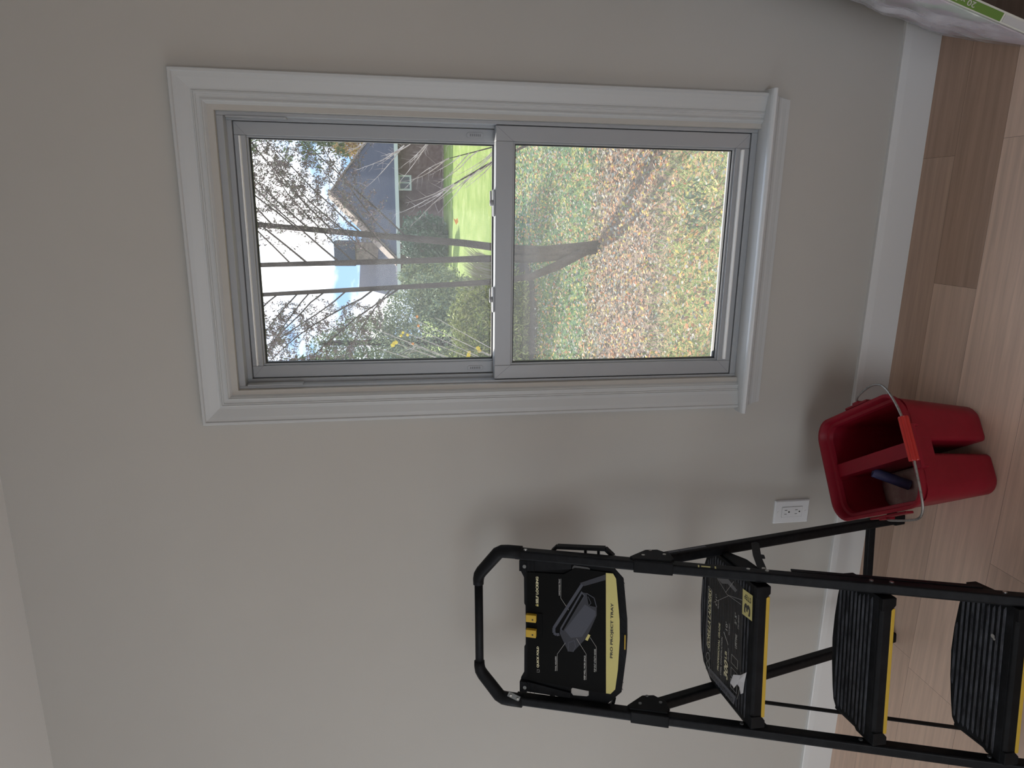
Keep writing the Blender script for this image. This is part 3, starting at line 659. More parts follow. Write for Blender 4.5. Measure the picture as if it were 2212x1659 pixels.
# pivot ears and the pouring lip with its slot
for s in (1, -1):
    e = MB(); xo = hw_(RZ) + .014
    ya = -.045 if s > 0 else -.090
    e.prism([(ya, RZ - .004), (.045, RZ - .004), (.038, RZ - .030), (ya + .007, RZ - .030)], min(s * xo, s * (xo + .006)), max(s * xo, s * (xo + .006)), lambda y, z, x: (x, y - .006, z))
    e.prism([(-.012, RZ - .004), (.012, RZ - .004), (.010, RZ - .034), (-.010, RZ - .034)], min(s * (xo + .005), s * (xo + .011)), max(s * (xo + .005), s * (xo + .011)), lambda y, z, x: (x, y - .006, z))
    e.build('bail_ear', 'red', bu, bevel=.0015)
yn = y0_(RZ) - .008
m = MB(); m.box(-.055, .050, yn - .016, yn + .004, RZ - .006, RZ - .002).box(-.055, -.049, yn - .014, yn + .002, RZ - .024, RZ - .004).box(.044, .050, yn - .014, yn + .002, RZ - .024, RZ - .004).box(-.055, .050, yn - .016, yn - .013, RZ - .012, RZ - .004)
m.build('front_lip', 'red', bu, bevel=.0015)
def bw(x, y, z):   # world -> bucket local
    dx, dy = x + .607, y - 1.487; return (dx * math.cos(BA) + dy * math.sin(BA), -dx * math.sin(BA) + dy * math.cos(BA), z)
xo = hw_(RZ) + .023
bail = [(xo, -.006, RZ - .020), (xo + .006, -.012, RZ - .004), (xo + .014, -.040, RZ + .002), (xo + .020, -.085, RZ + .006), (xo + .017, -.115, RZ + .009), (xo + .005, -.142, RZ + .011), (xo - .030, -.165, RZ + .013), (.066, -.182, RZ + .013), (0, -.186, RZ + .013), (-.045, -.184, RZ + .013), (-xo + .028, -.178, RZ + .012), (-xo - .002, -.168, RZ + .010), (-xo - .016, -.148, RZ + .008), (-xo - .015, -.115, RZ + .004), (-xo - .010, -.060, RZ - .004), (-xo - .004, -.016, RZ - .012), (-xo, -.006, RZ - .020)]
def smooth_path(p, n=3):
    p = [Vector(q) for q in p]
    for _ in range(n):
        q = [p[0]]
        for a, c in zip(p[:-1], p[1:]): q += [a * .75 + c * .25, a * .25 + c * .75]
        q.append(p[-1]); p = q
    return p
MB().tube(smooth_path(bail, 2), .0030, 8).build('bail', 'wire', bu, smooth=True)
rings = []
for x in (.067, .065, -.037, -.039):
    k = .0105 if x in (.065, -.037) else .0095
    y = -.185 + abs(x) * .02; rings.append([(x, y + math.cos(a * 2 * PI / 36) * (k + .0012 * math.cos(a * 2 * PI / 36 * 9)), RZ + .013 + math.sin(a * 2 * PI / 36) * (k + .0012 * math.cos(a * 2 * PI / 36 * 9))) for a in range(36)])
MB().loft(rings, True, True).build('grip', 'redgrip', bu)
# what stands in the left compartment
wz = .125
lq = rrect(-hw_(wz) + .007, -gap(wz) - .007, y0_(wz) + .008, y1_(wz) - .008, .028, 0, 8)
MBq = MB(); rings = [shrink(lq, k, wz - .001 + .006 * (1 - k)) for k in (1, .8, .55, .3, .08)]
ca, sa = math.cos(BA), math.sin(BA)
def tow(p): return (BCX + p[0] * ca - p[1] * sa, BCY + p[0] * sa + p[1] * ca, p[2])
rings = [[tow(p) for p in r] for r in [shrink(lq, .74, .014)] + rings]
liq = MBq.loft(rings, True, True).build('cloudy_residue', mat('cloudy_residue_mat', (.34, .21, .21), .5, noise=(16, (.52, .42, .40), .4, .68), bump=(14, .3, .01)), smooth=True)
tag(liq, 'pale cloudy residue lying in the left compartment of the red bucket', 'residue')
tb = empty('blue_tube', (-.684, 1.480, .133)); tag(tb, 'short blue open-ended plastic tube leaning inside the red bucket', 'tube')
def tube_open(m, p, q, ro, ri, n=20):
    p, q = Vector(p), Vector(q); d = (q - p).normalized(); a = d.orthogonal().normalized(); b_ = d.cross(a)
    R_ = lambda c, r: [c + a * math.cos(2 * PI * j / n) * r + b_ * math.sin(2 * PI * j / n) * r for j in range(n)]
    m.loft([R_(p, ro), R_(q, ro), R_(q + d * .001, (ro + ri) / 2), R_(q, ri), R_(p + d * .002, ri)], True, True); return m
p_, q_ = Vector((-.684, 1.480, .133)), Vector((-.662, 1.528, .208))
tube_open(MB(), p_ - tb.location, q_ - tb.location, .0135, .0112).build('tube_body', 'blue', tb, smooth=True)

# ================================================================== WRAPPED PACK + CABINET on the right
sd = Vector((-.302, -.953, 0)); sr = Vector((.953, -.302, 0))
pk = tag(empty('wrapped_filter_pack', (.470, 1.772, 0)), 'flat film-wrapped pack with a green 20 x 30 edge strip, leaning beside the wall', 'pack')
tilt = .244
def pf(a, u, h):    # a along sd, u thickness to the right, h up the lean
    c = math.atan(tilt); v = sd * a + sr * (u * math.cos(c) + h * math.sin(c)); v.z = h * math.cos(c) - u * math.sin(c) + .012; return tuple(v)
Lp, Hp, Tp = .395, .74, .024
fm = MB(); fm.prism([(.003, .004), (Lp, .004), (Lp, Hp), (.003, Hp)], .002, Tp, lambda a, h, u: pf(a, u, h)); fm.build('pack_frame', mat('pale_card', (.72, .72, .66), .6, noise=(6, (.55, .56, .50), .3, .7)), pk, bevel=.001)
pm = mat('pink_green_print', (.66, .56, .61), .6, noise=(3.2, (.56, .64, .55), .47, .56, (1, 1, 2.4)))
MB().prism([(.012, .012), (Lp - .010, .012), (Lp - .010, Hp - .02), (.012, Hp - .02)], -.0006, .0018, lambda a, h, u: pf(a, u, h)).build('printed_face', pm, pk)
gs = MB().prism([(.004, .188), (.020, .188), (.020, .70), (.004, .70)], 0, .0006, lambda u, h, e: pf(Lp + .0004 + e, u, h)).build('green_strip', mat('green_print', (.11, .22, .035), .5), pk)
MB().prism([(.005, .055), (.019, .055), (.019, .183), (.005, .183)], 0, .0006, lambda u, h, e: pf(Lp + .0004 + e, u, h)).build('white_strip', mat('pale_print', (.50, .50, .50), .5), pk)
text_obj('lettering', '20 x 30', mat('cream_print', (.62, .64, .50), .5).name and 'white_ink', lambda u, v, h: pf(Lp + .0016, .0175 - v, .262 + u), 0, .066, 0, .0105, gs, bold=.01)
# bulging film
fv = []; nx, nz = 26, 40; rr = random.Random(5)
for j in range(nz + 1):
    for i in range(nx + 1):
        a = -.002 + (Lp + .006) * i / nx; h = -.008 + (Hp + .02) * j / nz
        e = math.sin(PI * i / nx) ** .5 * math.sin(PI * j / nz) ** .5 if 0 < i < nx and 0 < j < nz else 0
        bl = .014 * e + .005 * math.sin(i * .9 + j * .35) * e + .004 * math.sin(j * .8 - i * .5) * e + .002 * rr.random() * e
        q = pf(a, -.0015 - bl, h); fv.append(q if j > 0 else (q[0], q[1], .002))
ff = [(j * (nx + 1) + i, j * (nx + 1) + i + 1, (j + 1) * (nx + 1) + i + 1, (j + 1) * (nx + 1) + i) for j in range(nz) for i in range(nx)]
MB().add(fv, ff).build('shrink_film', 'wrap', pk, smooth=True)
cb_ = tag(empty('storage_cabinet', (.69, 1.70, 0)), 'dark brown plain cabinet standing behind the leaning wrapped pack', 'cabinet')
def cf(a, u, z): v = sd * a + sr * u; return (v.x, v.y, z)
MB().prism([(0, 0), (.62, 0), (.62, .45), (0, .45)], 0, .80, lambda a, u, z: cf(a, u, z)).build('cabinet_body', 'box', cb_, bevel=.002)
MB().prism([(.621, .02), (.637, .02), (.637, .43), (.621, .43)], .06, .77, lambda a, u, z: cf(a, u, z)).build('cabinet_door', 'box', cb_, bevel=.002)

# ================================================================== OUTSIDE
GZ = -.9
R = random.Random(21)
def gh(x, y):      # gentle unevenness of the lawn
    return GZ + .03 * math.sin(x * .9 + y * .4) + .02 * math.sin(y * 1.3 - x * .5)
def ground():
    nx, ny = 60, 110; vs_ = []; 
    for j in range(ny + 1):
        t = j / ny; y = WALL + WT + t ** 2.0 * 75
        for i in range(nx + 1):
            x = (i / nx - .5) * (14 + y * 1.6); vs_.append((x, y, gh(x, y)))
    fs = [(j * (nx + 1) + i, j * (nx + 1) + i + 1, (j + 1) * (nx + 1) + i + 1, (j + 1) * (nx + 1) + i) for j in range(ny) for i in range(nx)]
    me = bpy.data.meshes.new('lawn'); me.from_pydata(vs_, [], fs); me.shade_smooth()
    m = bpy.data.materials.new('lawn_ground'); m.use_nodes = True; t = m.node_tree; b = t.nodes['Principled BSDF']; b.inputs['Roughness'].default_value = .95; b.inputs['Specular IOR Level'].default_value = .1
    co = t.nodes.new('ShaderNodeTexCoord')
    def noise(s, d=8, sc=(1, 1, 1)):
        mp_ = t.nodes.new('ShaderNodeMapping'); mp_.inputs['Scale'].default_value = sc
        n = t.nodes.new('ShaderNodeTexNoise'); n.inputs['Scale'].default_value = s; n.inputs['Detail'].default_value = d; n.inputs['Roughness'].default_value = .7
        t.links.new(co.outputs['Object'], mp_.inputs[0]); t.links.new(mp_.outputs[0], n.inputs['Vector']); return n
    def ramp(src, els):
        r = t.nodes.new('ShaderNodeValToRGB'); cr = r.color_ramp
        while len(cr.elements) < len(els): cr.elements.new(.5)
        for e, (p, c) in zip(cr.elements, els): e.position = p; e.color = (*c, 1)
        t.links.new(src, r.inputs[0]); return r
    nearc = ramp(noise(34, 5).outputs['Fac'], [(.34, (.07, .12, .04)), (.43, (.16, .26, .07)), (.50, (.34, .34, .15)), (.57, (.42, .24, .10)), (.66, (.60, .34, .16)), (.74, (.30, .17, .13))])
    leafc = ramp(noise(40, 5).outputs['Fac'], [(.34, (.10, .09, .08)), (.46, (.24, .18, .14)), (.56, (.36, .25, .18)), (.68, (.42, .38, .32))])
    farc = ramp(noise(1.6, 8, (1, 1, 1)).outputs['Fac'], [(.35, (.19, .29, .06)), (.55, (.28, .37, .10)), (.7, (.40, .45, .20))])
    midc = ramp(noise(9, 6, (1, .45, 1)).outputs['Fac'], [(.36, (.04, .11, .06)), (.5, (.09, .20, .09)), (.58, (.26, .32, .10)), (.68, (.44, .32, .09))])
    sx = t.nodes.new('ShaderNodeSeparateXYZ'); t.links.new(co.outputs['Object'], sx.inputs[0])
    def zone(lo, hi, amp=1.0):
        n = noise(.8, 3); a = t.nodes.new('ShaderNodeMath'); a.operation = 'MULTIPLY_ADD'; a.inputs[1].default_value = amp; t.links.new(n.outputs['Fac'], a.inputs[0]); t.links.new(sx.outputs[1], a.inputs[2])
        r = t.nodes.new('ShaderNodeMapRange'); r.inputs[1].default_value = lo; r.inputs[2].default_value = hi; t.links.new(a.outputs[0], r.inputs[0]); return r
    def mix(f, a, c):
        mx = t.nodes.new('ShaderNodeMix'); mx.data_type = 'RGBA'; t.links.new(f.outputs[0], mx.inputs[0]); t.links.new(a, mx.inputs[6]); t.links.new(c, mx.inputs[7]); return mx.outputs[2]
    c = mix(zone(5.9, 6.3), nearc.outputs[0], leafc.outputs[0])
    c = mix(zone(8.2, 9.2), c, midc.outputs[0])
    c = mix(zone(15.5, 17, 1.5), c, farc.outputs[0])
    t.links.new(c, b.inputs['Base Color'])
    bp = t.nodes.new('ShaderNodeBump'); bp.inputs['Strength'].default_value = .8; bp.inputs['Distance'].default_value = .04
    n = noise(38, 4); t.links.new(n.outputs['Fac'], bp.inputs['Height']); t.links.new(bp.outputs[0], b.inputs['Normal'])
    me.materials.append(m); o = bpy.data.objects.new('lawn', me); COL.objects.link(o)
    o['kind'] = 'structure'
ground()
# fallen leaves and grass blades near the house
LEAFC = [(.30, .15, .08), (.38, .24, .13), (.44, .36, .17), (.22, .14, .11), (.46, .17, .07), (.30, .29, .26), (.46, .42, .36), (.15, .11, .10), (.58, .42, .08), (.52, .22, .08), (.20, .24, .22)]
m = MB()
for k in range(52000):
    y = 3.2 + R.random() ** 1.1 * 13; x = -y * .36 - .3 + R.random() * (y * .56 + .6)
    dens = .95 if 5.9 < y < 8.4 else (.40 if y < 5.9 else .5)
    if R.random() > dens: continue
    s = .007 + R.random() * .011 + y * .0009; a = R.random() * 2 * PI; z = gh(x, y) + .012 + R.random() * .03
    tx, ty = (R.random() - .5) * 1.2, (R.random() - .5) * 1.2
    ca_, sa_ = math.cos(a), math.sin(a); pts = []
    for u, v in ((-1.2, 0), (-.2, -.75), (1.1, 0), (-.1, .7)):
        px, py = (u * ca_ - v * sa_) * s, (u * sa_ + v * ca_) * s; pts.append((x + px, y + py, z + px * tx + py * ty))
    m.add(pts, [(0, 1, 2, 3)])
lf = m.build('fallen_leaves', mat('leaf_litter', (.4, .2, .1), .8, rpi=LEAFC, spec=.2)); tag(lf, 'brown and orange autumn leaves scattered over the lawn outside the window', 'leaves', kind='stuff')
m = MB()
for k in range(26000):
    y = 3.2 + R.random() ** 1.3 * 9; x = -y * .36 - .3 + R.random() * (y * .56 + .6)
    if 6.1 < y < 8.3 and R.random() < .75: continue
    h = .035 + R.random() * .06; a = R.random() * 2 * PI; w_ = .0022 + R.random() * .003; z = gh(x, y) - .005; lx, ly = math.cos(a) * h * .9, math.sin(a) * h * .9
    m.add([(x - w_ * math.sin(a), y + w_ * math.cos(a), z), (x + w_ * math.sin(a), y - w_ * math.cos(a), z), (x + lx, y + ly, z + h)], [(0, 1, 2)])
gr = m.build('grass_blades', mat('grass_green', (.2, .35, .08), .7, rpi=[(.20, .34, .06), (.30, .46, .08), (.42, .50, .14), (.14, .26, .08), (.55, .56, .26), (.24, .40, .18)], spec=.2)); tag(gr, 'green and straw coloured grass growing on the lawn outside the window', 'grass', kind='stuff')

def leafq(m, c, s, rnd, elong=1.8, droop=0):
    a = Vector((rnd.gauss(0, 1), rnd.gauss(0, 1), rnd.gauss(0, 1) - droop)).normalized(); b = a.orthogonal().normalized(); b.rotate(Matrix.Rotation(rnd.random() * 6.3, 3, a))
    c = Vector(c); m.add([c - a * s * elong, c + b * s * .55, c + a * s * elong, c - b * s * .55], [(0, 1, 2, 3)])
FOL = dict(
    purple=mat('brown_purple_leaflets', (.1, .06, .06), .8, rpi=[(.26, .20, .20), (.20, .16, .16), (.32, .24, .23), (.18, .17, .14), (.24, .25, .18)], spec=.1),
    cedar=mat('cedar_green', (.1, .15, .05), .8, rpi=[(.10, .16, .06), (.14, .20, .09), (.20, .24, .11), (.08, .12, .06)], spec=.1),
    conifer=mat('conifer_green', (.1, .15, .05), .8, rpi=[(.22, .28, .19), (.30, .36, .22), (.44, .48, .28), (.19, .24, .18), (.52, .54, .32)], spec=.1),
    hedge=mat('hedge_yellow_green', (.3, .35, .1), .8, rpi=[(.36, .40, .12), (.38, .42, .12), (.20, .24, .08), (.46, .46, .18), (.15, .18, .08)], spec=.1),
    shrub=mat('dark_shrub', (.05, .1, .05), .6, rpi=[(.06, .12, .06), (.09, .16, .09), (.05, .09, .05), (.22, .30, .22)], spec=.3),
    autumn=mat('autumn_yellow', (.6, .4, .1), .8, rpi=[(.62, .44, .10), (.70, .50, .20), (.50, .32, .10), (.60, .40, .26)], spec=.1),
    yellow=mat('bright_yellow_leaf', (.80, .62, .03), .6),
    orange=mat('orange_leaf', (.72, .30, .05), .6),
    straw=mat('straw_grass', (.45, .40, .28), .8, rpi=[(.50, .44, .32), (.40, .36, .22), (.36, .38, .16), (.56, .50, .40)], spec=.1),
)
def branchy(m, fol, base, d, length, r0, rnd, twigs=12, leaf=.012, nleaf=14, curve=.25, spread=.9, lm=None, droop=.6):
    """one limb with side twigs; leaflets hang along the twigs"""
    p = Vector(base); d = Vector(d).normalized(); pts = [p.copy()]; n = 9
    for i in range(n):
        d = (d + Vector((rnd.gauss(0, .06), rnd.gauss(0, .06), curve * .12 + rnd.gauss(0, .04)))).normalized(); p = p + d * length / n; pts.append(p.copy())
    m.tube(pts, [r0 * (1 - .85 * i / n) for i in range(n + 1)], 5)
    for k in range(twigs):
        t = .12 + .88 * (k + rnd.random()) / twigs; i = min(int(t * n), n - 1); q = pts[i].lerp(pts[i + 1], t * n - i); dd = (pts[i + 1] - pts[i]).normalized()
        side = dd.orthogonal().normalized(); side.rotate(Matrix.Rotation(rnd.random() * 6.3, 3, dd)); td = (dd * .7 + side * spread).normalized(); tl_ = length * (.10 + .22 * rnd.random()) * (1.15 - t * .5)
        tp_ = [q]; 
        for j in range(4):
            td = (td + Vector((rnd.gauss(0, .1), rnd.gauss(0, .1), -droop * .12 + rnd.gauss(0, .08)))).normalized(); tp_.append(tp_[-1] + td * tl_ / 4)
        m.tube(tp_, [r0 * .22, r0 * .2, r0 * .16, r0 * .12, r0 * .06], 3, cap=False)
        if fol is not None:
            for j in range(nleaf):
                u = rnd.random() * 4; i2 = min(int(u), 3); c = tp_[i2].lerp(tp_[i2 + 1], u - i2) + Vector((rnd.gauss(0, 1), rnd.gauss(0, 1), rnd.gauss(0, 1) - .3)) * leaf * 1.6
                leafq(fol, c, leaf * (.6 + rnd.random() * .8), rnd, droop=droop)
# clump of three trunks in the middle of the lawn
TB = Vector((-.41, 8.0, GZ))
tr = tag(empty('clump_tree', TB), 'tall three-trunked tree standing in the middle of the lawn, with fine brown twigs', 'tree')
def rel(p): return Vector(p) - TB
trunks = [[(-.40, 8.0, -.93), (-.43, 8.0, -.60), (-.46, 8.0, -.20), (-.415, 8.0, .30), (-.364, 8.0, .70), (-.27, 8.05, 1.9), (-.179, 8.1, 3.0), (-.08, 8.2, 4.6), (.02, 8.2, 6.3)],
          [(-.43, 8.02, -.75), (-.50, 8.02, -.40), (-.535, 8.0, -.05), (-.540, 8.0, .35), (-.548, 8.0, .70), (-.585, 8.0, 1.9), (-.613, 7.95, 3.0), (-.66, 7.9, 4.5), (-.70, 7.9, 6.0)],
          [(-.40, 7.98, -.82), (-.50, 7.96, -.62), (-.62, 7.95, -.40), (-.74, 7.95, -.10), (-.80, 7.95, .30), (-.825, 7.95, .70), (-.885, 7.95, 1.9), (-.941, 7.95, 3.0), (-1.02, 7.9, 4.5), (-1.08, 7.9, 5.8)]]
m = MB()
for tpnts, r0 in zip(trunks, (.066, .058, .054)):
    n = len(tpnts); m.tube(smooth_path([rel(p) for p in tpnts], 1), 1, 9) if False else m.tube([rel(p) for p in tpnts], [r0 * (1.25 - .95 * i / (n - 1)) * (.8 if i > 2 else 1) for i in range(n)], 9)
    m.build('trunk', 'bark', tr, smooth=True); m = MB()
bm_, fo = MB(), MB(); rr = random.Random(4)
def along(tp_, z):
    for a, b_ in zip(tp_[:-1], tp_[1:]):
        if a[2] <= z <= b_[2]: return Vector(a).lerp(Vector(b_), (z - a[2]) / (b_[2] - a[2]))
    return Vector(tp_[-1])
for ti, (tpnts, sg, cnt) in enumerate(zip(trunks, (1, 0, -1), (22, 18, 22))):
    for k in range(cnt):
        z = 1.3 + k * (4.6 / cnt) + rr.random() * .15; q = along(tpnts, z)
        s = sg if sg and rr.random() < .8 else rr.choice((-1, 1))
        dv = Vector((s * (.75 + rr.random() * .35), rr.gauss(0, .45), .85 + rr.random() * .45))
        branchy(bm_, fo, rel(q), dv, 1.2 + rr.random() * 1.3, .0085 + .004 * rr.random(), rr, twigs=26, leaf=.0095, nleaf=66, curve=-.25)
bm_.build('branches', 'bark', tr); fo.build('foliage', FOL['purple'], tr)
# bare pale-twigged shrub right, close to the window
SB = Vector((.74, 6.0, GZ)); sh = tag(empty('bare_shrub', SB), 'bare shrub with dark stems and pale twigs at the right edge of the window view', 'shrub')
m = MB(); pt = MB(); rr = random.Random(11)
for pts, r0 in (([(.74, 6, -.9), (.70, 6, -.3), (.62, 6, .18), (.42, 6, .61), (.30, 6, .82), (.17, 6, 1.05)], .017), ([(.76, 6.05, -.9), (.73, 6.05, -.1), (.60, 6.05, .37), (.50, 6.05, .72), (.42, 6.05, 1.02)], .012), ([(.78, 5.9, -.9), (.80, 5.9, -.1), (.74, 5.9, .5), (.60, 5.9, 1.0), (.50, 5.9, 1.4)], .012), ([(.72, 6.1, -.9), (.82, 6.1, .0), (.80, 6.1, .8), (.70, 6.1, 1.5)], .013)):
    pp_ = smooth_path([Vector(p) - SB for p in pts], 2); n = len(pp_)
    m.tube(pp_, [r0 * (1 - .8 * i / (n - 1)) for i in range(n)], 6)
    m.build('stem', 'bark', sh, smooth=True); m = MB()
    for k in range(9):
        i = int(n * (.5 + .48 * rr.random())); i = min(i, n - 1); q = pp_[i]
        d = Vector((-.55 - rr.random() * .5, rr.gauss(0, .2), .55 + rr.random() * .6)); branchy(pt, None, q, d, .26 + rr.random() * .34, .0052, rr, twigs=7, spread=1.3, droop=-.6)
pt.build('twigs', 'palebark', sh)
# overhanging cedar bough, its trunk out of view to the right
CB = Vector((2.6, 8.5, GZ)); ce = tag(empty('cedar_tree', CB), 'green cedar whose bough hangs into the top right corner of the window', 'tree')
MB().tube([(0, 0, 0), (.05, 0, 3), (0, .05, 7)], [.16, .12, .03], 9).build('trunk', 'bark', ce, smooth=True)
m, f_ = MB(), MB(); rr = random.Random(8)
for (z, ex, ez) in ((3.6, .95, 2.75), (3.3, .72, 2.35), (3.1, .78, 2.05), (4.2, .70, 3.15), (3.9, .85, 3.0), (2.9, 1.0, 2.2)):
    a = Vector((0, 0, z + .9)); e_ = Vector((ex, 7.4, ez)) - CB; mid = (a + e_) / 2 + Vector((0, 0, .25)); pp_ = smooth_path([a, mid, e_], 3); n = len(pp_)
    m.tube(pp_, [.03 * (1 - .9 * i / (n - 1)) for i in range(n)], 5)
    for k in range(26):
        q = pp_[int((n - 1) * (.45 + .55 * rr.random()))]; d = Vector((-.5 + rr.gauss(0, .5), rr.gauss(0, .4), -.5 + rr.gauss(0, .3))); branchy(m, f_, q, d, .22 + rr.random() * .25, .003, rr, twigs=5, leaf=.013, nleaf=12, droop=1.2)
m.build('branches', 'bark', ce); f_.build('foliage', FOL['cedar'], ce)
# crowns built of many small leaves
def crown(m, c, rad, n, s, rnd, elong=1.5, shell=.55, low=-1):
    for _ in range(n):
        v = Vector((rnd.gauss(0, 1), rnd.gauss(0, 1), rnd.gauss(0, 1))).normalized(); k = shell + (1 - shell) * rnd.random() ** .6
        if v.z < low: v.z = low
        lump = 1 + .16 * math.sin(v.x * 7 + c[0]) * math.sin(v.z * 6 + c[2]) + .08 * math.sin(v.y * 11)
        leafq(m, (c[0] + v.x * rad[0] * k * lump, c[1] + v.y * rad[1] * k * lump, c[2] + v.z * rad[2] * k * lump), s * (.6 + rnd.random() * .8), rnd, elong)
def plant(name, label, cat, loc, blobs, leafmat, trunk=None, seed=1):
    loc = Vector(loc); e_ = tag(empty(name, loc), label, cat); rnd = random.Random(seed); m = MB()
    for c, rad, n, s in blobs: crown(m, Vector(c) - loc, rad, n, s, rnd)
    m.build('foliage', leafmat, e_)
    if trunk: MB().tube([(0, 0, 0), (0, 0, trunk[0])], [trunk[1], trunk[1] * .4], 8).build('trunk', 'bark', e_, smooth=True)
    return e_
plant('conifer', 'large grey-green conifer left of the lawn, lower left of the window view', 'tree', (-3.3, 17.5, GZ), [((-3.0, 17.6, .6), (1.25, 1.0, 1.5), 14000, .030), ((-3.6, 17.8, 2.2), (1.0, .9, 1.5), 9000, .030), ((-2.2, 17.3, .2), (.75, .7, 1.1), 8000, .028)], FOL['conifer'], (4.4, .14), 5)
plant('conifer', 'tall conifer at the far left edge behind the larger grey-green one', 'tree', (-5.2, 20.0, GZ), [((-5.0, 20, 1.6), (1.2, 1.0, 2.4), 5000, .05), ((-4.9, 20, 3.9), (.8, .8, 1.6), 3500, .05)], FOL['cedar'], (5.2, .14), 6)
plant('hedge', 'yellow-green clipped bush in front of the conifer at the left', 'bush', (-2.0, 12.0, GZ), [((-1.95, 12.0, -.05), (.72, .55, .62), 9000, .024), ((-2.4, 12.2, -.62), (1.35, .6, .34), 9000, .024), ((-2.75, 12.1, -.05), (.70, .55, .66), 6000, .024)], FOL['hedge'], (.5, .05), 7)
plant('shrub', 'dark round shrub against the brick house wall', 'shrub', (-1.45, 33.6, GZ - .15), [((-1.45, 33.6, .15), (1.25, .9, 1.25), 6000, .06)], FOL['shrub'], (.8, .08), 8)
plant('shrub', 'green shrub at the left end of the brick house wall', 'shrub', (-2.9, 31.0, GZ - .1), [((-3.0, 31.0, .3), (.85, .8, 1.15), 4500, .055)], FOL['conifer'], (.8, .08), 9)
plant('autumn_tree', 'yellow-orange autumn tree behind the right slope of the house roof', 'tree', (5.0, 48.5, GZ), [((5.0, 48.5, 4.5), (1.6, 1.3, 1.6), 4800, .08)], FOL['autumn'], (4.6, .12), 10)
# straw coloured ornamental grass
og = tag(empty('ornamental_grass', (-1.45, 14.3, GZ)), 'tuft of pale straw-coloured tall grass behind the clipped bush', 'grass'); m = MB(); rr = random.Random(2)
for k in range(1500):
    a = rr.random() * 6.3; r_ = rr.random() ** .7; x, y = math.cos(a) * r_ * .75 - .35, math.sin(a) * .4 * r_; h = .55 + rr.random() * .55; lx, ly = math.cos(a) * h * .45, math.sin(a) * h * .3; w_ = .006
    m.add([(x - w_, y, 0), (x + w_, y, 0), (x + lx * .5 + w_, y + ly * .5, h * .75), (x + lx * .5 - w_, y + ly * .5, h * .75), (x + lx, y + ly, h)], [(0, 1, 2, 3), (3, 2, 4)])
m.build('blades', FOL['straw'], og)
# twiggy shrub with the last yellow leaves, lower left of the upper pane
YB_ = Vector((-1.85, 6.0, GZ)); ys = tag(empty('yellow_leaf_shrub', YB_), 'thin pale-stemmed shrub with a few bright yellow leaves at the left of the window view', 'shrub'); rr = random.Random(6); m = MB()
tips = [(-1.14, 1.50), (-1.05, 1.42), (-.99, 1.33), (-1.14, 1.38), (-1.25, .84), (-1.21, .77), (-1.32, 1.80), (-.93, 1.33), (-1.0, 1.7), (-.90, 1.15), (-1.15, 1.75)]
for k, (x, z) in enumerate(tips):
    e_ = Vector((x, 6.0 + rr.gauss(0, .05), z)) - YB_; a = Vector((rr.gauss(0, .06), rr.gauss(0, .05), 0)); mid = a.lerp(e_, .55) + Vector((-.06 - rr.random() * .06, 0, 0)); pp_ = smooth_path([a, mid, e_], 2)
    m.tube(pp_, [.0065 * (1 - .75 * i / (len(pp_) - 1)) for i in range(len(pp_))], 5)
    for q in range(3):
        c = pp_[int(len(pp_) * (.55 + .4 * rr.random()))]; branchy(m, None, c, (rr.gauss(0, .4), rr.gauss(0, .3), .8), .18, .002, rr, twigs=2)
m.build('stems', 'palebark', ys)
for k, (x, z) in enumerate(tips[:8]):
    c = Vector((x, 5.98, z)) - YB_
    for q in range(3 if k in (0, 1, 4, 5) else 1):
        lm_ = MB(); cc = c + Vector((rr.gauss(0, .022), 0, rr.gauss(0, .022))); s = .022 if k in (0, 4, 5) else .016; a0 = rr.random() * 6.3
        pts = [(cc.x + math.cos(a0 + t * PI / 4) * s * (1, .72, .95, .7, .85, .7, .95, .72)[t], cc.y + .008 * math.sin(t * 2.1), cc.z + math.sin(a0 + t * PI / 4) * s * (1, .72, .95, .7, .85, .7, .95, .72)[t]) for t in range(8)]
        lm_.add(pts, [tuple(range(8))]).build('leaf', FOL['orange' if k in (2, 3, 6, 7) else 'yellow'], ys)
# small twig plant by the wall, and one orange leaf caught on the bare shrub
tw = tag(empty('twig_plant', (.10, 4.75, GZ)), 'small bare twig plant low down right by the house wall', 'plant'); m = MB(); rr = random.Random(9)
for k in range(6): branchy(m, None, (rr.gauss(0, .03), 0, 0), (rr.gauss(-.5, .45), rr.gauss(0, .2), .8), .55, .0028, rr, twigs=4, spread=.8)
m.build('stems', 'bark', tw)
for k in range(26): m2 = None
m = MB()
for k in range(120): leafq(m, (-.02 + rr.gauss(0, .10), rr.gauss(0, .05), .16 + rr.random() * .16), .016, rr)
m.build('leaves', FOL['shrub'], tw)
lm_ = MB(); c = Vector((-.09, 6.0, .95)); lm_.add([(c.x - .03, c.y, c.z), (c.x - .005, c.y - .01, c.z - .018), (c.x + .028, c.y, c.z - .012), (c.x + .012, c.y, c.z + .004), (c.x + .026, c.y, c.z + .022), (c.x - .006, c.y - .01, c.z + .012)], [(0, 1, 2, 3, 4, 5)])
tgl = lm_.build('leaf', FOL['orange'], sh); tgl.location = -SB
